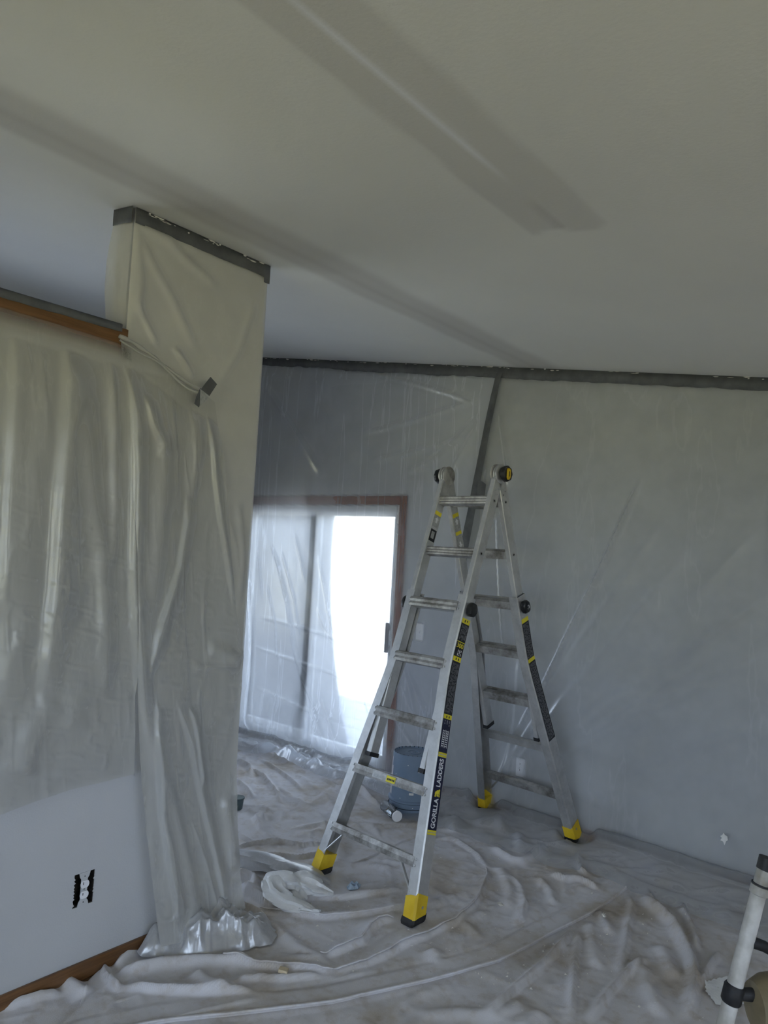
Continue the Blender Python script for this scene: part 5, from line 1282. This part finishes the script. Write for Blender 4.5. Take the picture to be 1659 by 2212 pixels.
# ------------------------------------------------------------------ paint sprayer stand at the right edge
D = 2.05
def at(px, py, depth):
    r = ray(px, py); return np.array([0, 0, CAMH])+r*depth
q_top = at(1656, 1862, D); q_low = at(1566, 2212, D*0.985)
axis = (q_low-q_top); axis = axis/np.linalg.norm(axis); tl_ = (0.03-q_top[2])/axis[2]; q_bot = q_top+axis*tl_
spn = empty('paint_sprayer', (q_bot[0], q_bot[1], 0.0)); tag(spn, 'paint sprayer with a dirty white upright tube at the right edge', 'paint sprayer')
def rel(p): return tuple(np.array(p)-np.array([q_bot[0], q_bot[1], 0.0]))
LT = np.linalg.norm(q_bot-q_top)
def on(d): return rel(q_top+axis*d)
def s_at(px, py):
    best = min(np.linspace(0, LT, 400), key=lambda d: abs(CAM_Y(q_top+axis*d)-py)); return best
def CAM_Y(p):
    v = np.array(p)-np.array([0, 0, CAMH]); return 1106-FPX*(v@upv)/(v@fwd)
tube('upright_tube', [on(0.0), on(LT*0.5), on(LT-0.01)], [0.0200, 0.0215, 0.0225], M['pole'], spn, 24)
tube('end_cap', [on(-0.012), on(0.022)], 0.0222, M['black'], spn, 20)
d1 = s_at(0, 1922); tube('collar', [on(d1-0.012), on(d1-0.010), on(d1+0.012), on(d1+0.014)], [0.020, 0.0245, 0.0250, 0.021], M['pole'], spn, 22)
tube('collar_clip', [on(d1-0.016), on(d1-0.012)], 0.0248, M['black'], spn, 22)
d2 = s_at(0, 2032); a0 = np.array(on(d2)); sidev = np.array([rgt[0], rgt[1], 0.0]); sidev /= np.linalg.norm(sidev)
tube('lever', [tuple(a0+sidev*0.010), tuple(a0+sidev*0.05+np.array([0, 0, -0.012])), tuple(a0+sidev*0.12+np.array([0, 0, -0.050]))], [0.016, 0.015, 0.010], M['black'], spn, 14)
d3 = s_at(0, 2146); a1 = np.array(on(d3))
tube('clamp', [on(d3-0.026), on(d3-0.020), on(d3+0.020), on(d3+0.026)], [0.023, 0.027, 0.027, 0.023], M['black'], spn, 20)
tube('clamp_arm', [tuple(a1), tuple(a1+sidev*0.06)], [0.016, 0.018], M['black'], spn, 12)
hc = a1+sidev*0.155+np.array([0, 0, -0.03])
rings = []
for k, (xx_, r_) in enumerate(((-0.105, 0.03), (-0.095, 0.062), (-0.06, 0.082), (0.0, 0.09), (0.06, 0.084), (0.10, 0.06), (0.11, 0.02))):
    p = hc+sidev*xx_; f_ = np.array([fwd[0], fwd[1], 0.0]); f_ /= np.linalg.norm(f_)
    rings.append([tuple(p+f_*math.cos(j*math.pi/12)*r_+np.array([0, 0, 1.0])*math.sin(j*math.pi/12)*r_) for j in range(24)])
bm = bmesh.new(); bm_loft(bm, rings); hs = bm_obj('pump_housing', bm, M['olive'], spn, True)
rings = []
for xx_ in (-0.01, 0.012):
    p = hc+sidev*xx_; rings.append([tuple(p+f_*math.cos(j*math.pi/12)*0.0925+np.array([0, 0, 1.0])*math.sin(j*math.pi/12)*0.0925) for j in range(24)])
bm = bmesh.new(); bm_loft(bm, rings); bm_obj('housing_band', bm, M['black'], hs, True)
tube('pump_leg', [tuple(hc+np.array([0, 0, -0.06])), (hc[0], hc[1], 0.02)], 0.016, M['pole'], spn, 12)
tube('pump_leg', [tuple(hc+sidev*0.07+np.array([0, 0, -0.06])), (hc[0]+sidev[0]*0.12, hc[1]+sidev[1]*0.12, 0.02)], 0.016, M['pole'], spn, 12)
tube('base_bar', [(0, 0, 0.028), (hc[0], hc[1], 0.028), (hc[0]+sidev[0]*0.12, hc[1]+sidev[1]*0.12, 0.028)], 0.013, M['pole'], spn, 12)

# white paint dried on the cloth beside it
rnd = random.Random(9); cpp = G(1552, 2140); ring = []
edge = [(1526, 2128), (1540, 2122), (1562, 2118), (1585, 2118), (1600, 2135), (1596, 2165), (1578, 2190), (1562, 2178), (1545, 2165), (1530, 2148)]
E_ = resample([G(*p)[:2] for p in edge+edge[:1]], 70)[:-1]
E_ = np.array([(p-cpp[:2])*1.2*(1+rnd.uniform(-0.10, 0.06)) for p in E_])
bm = bmesh.new(); R_ = []
for k_ in (1.0, 0.75, 0.5, 0.25):
    xy = E_*k_+cpp[:2]; zz = relief(xy[:, :1], xy[:, 1:])[:, 0]
    R_.append([bm.verts.new((x-cpp[0], y-cpp[1], z+0.0125+0.002*(1-k_))) for (x, y), z in zip(xy, zz)])
for a_, b_ in zip(R_[:-1], R_[1:]):
    for i in range(len(a_)): j = (i+1) % len(a_); bm.faces.new((a_[i], a_[j], b_[j], b_[i]))
bm.faces.new(R_[-1])
o = bm_obj('paint_splash', bm, M['white_paint'], None, True); o.location = (cpp[0], cpp[1], 0); tag(o, 'dried white paint splash on the cloth beside the sprayer tube', 'paint splash')
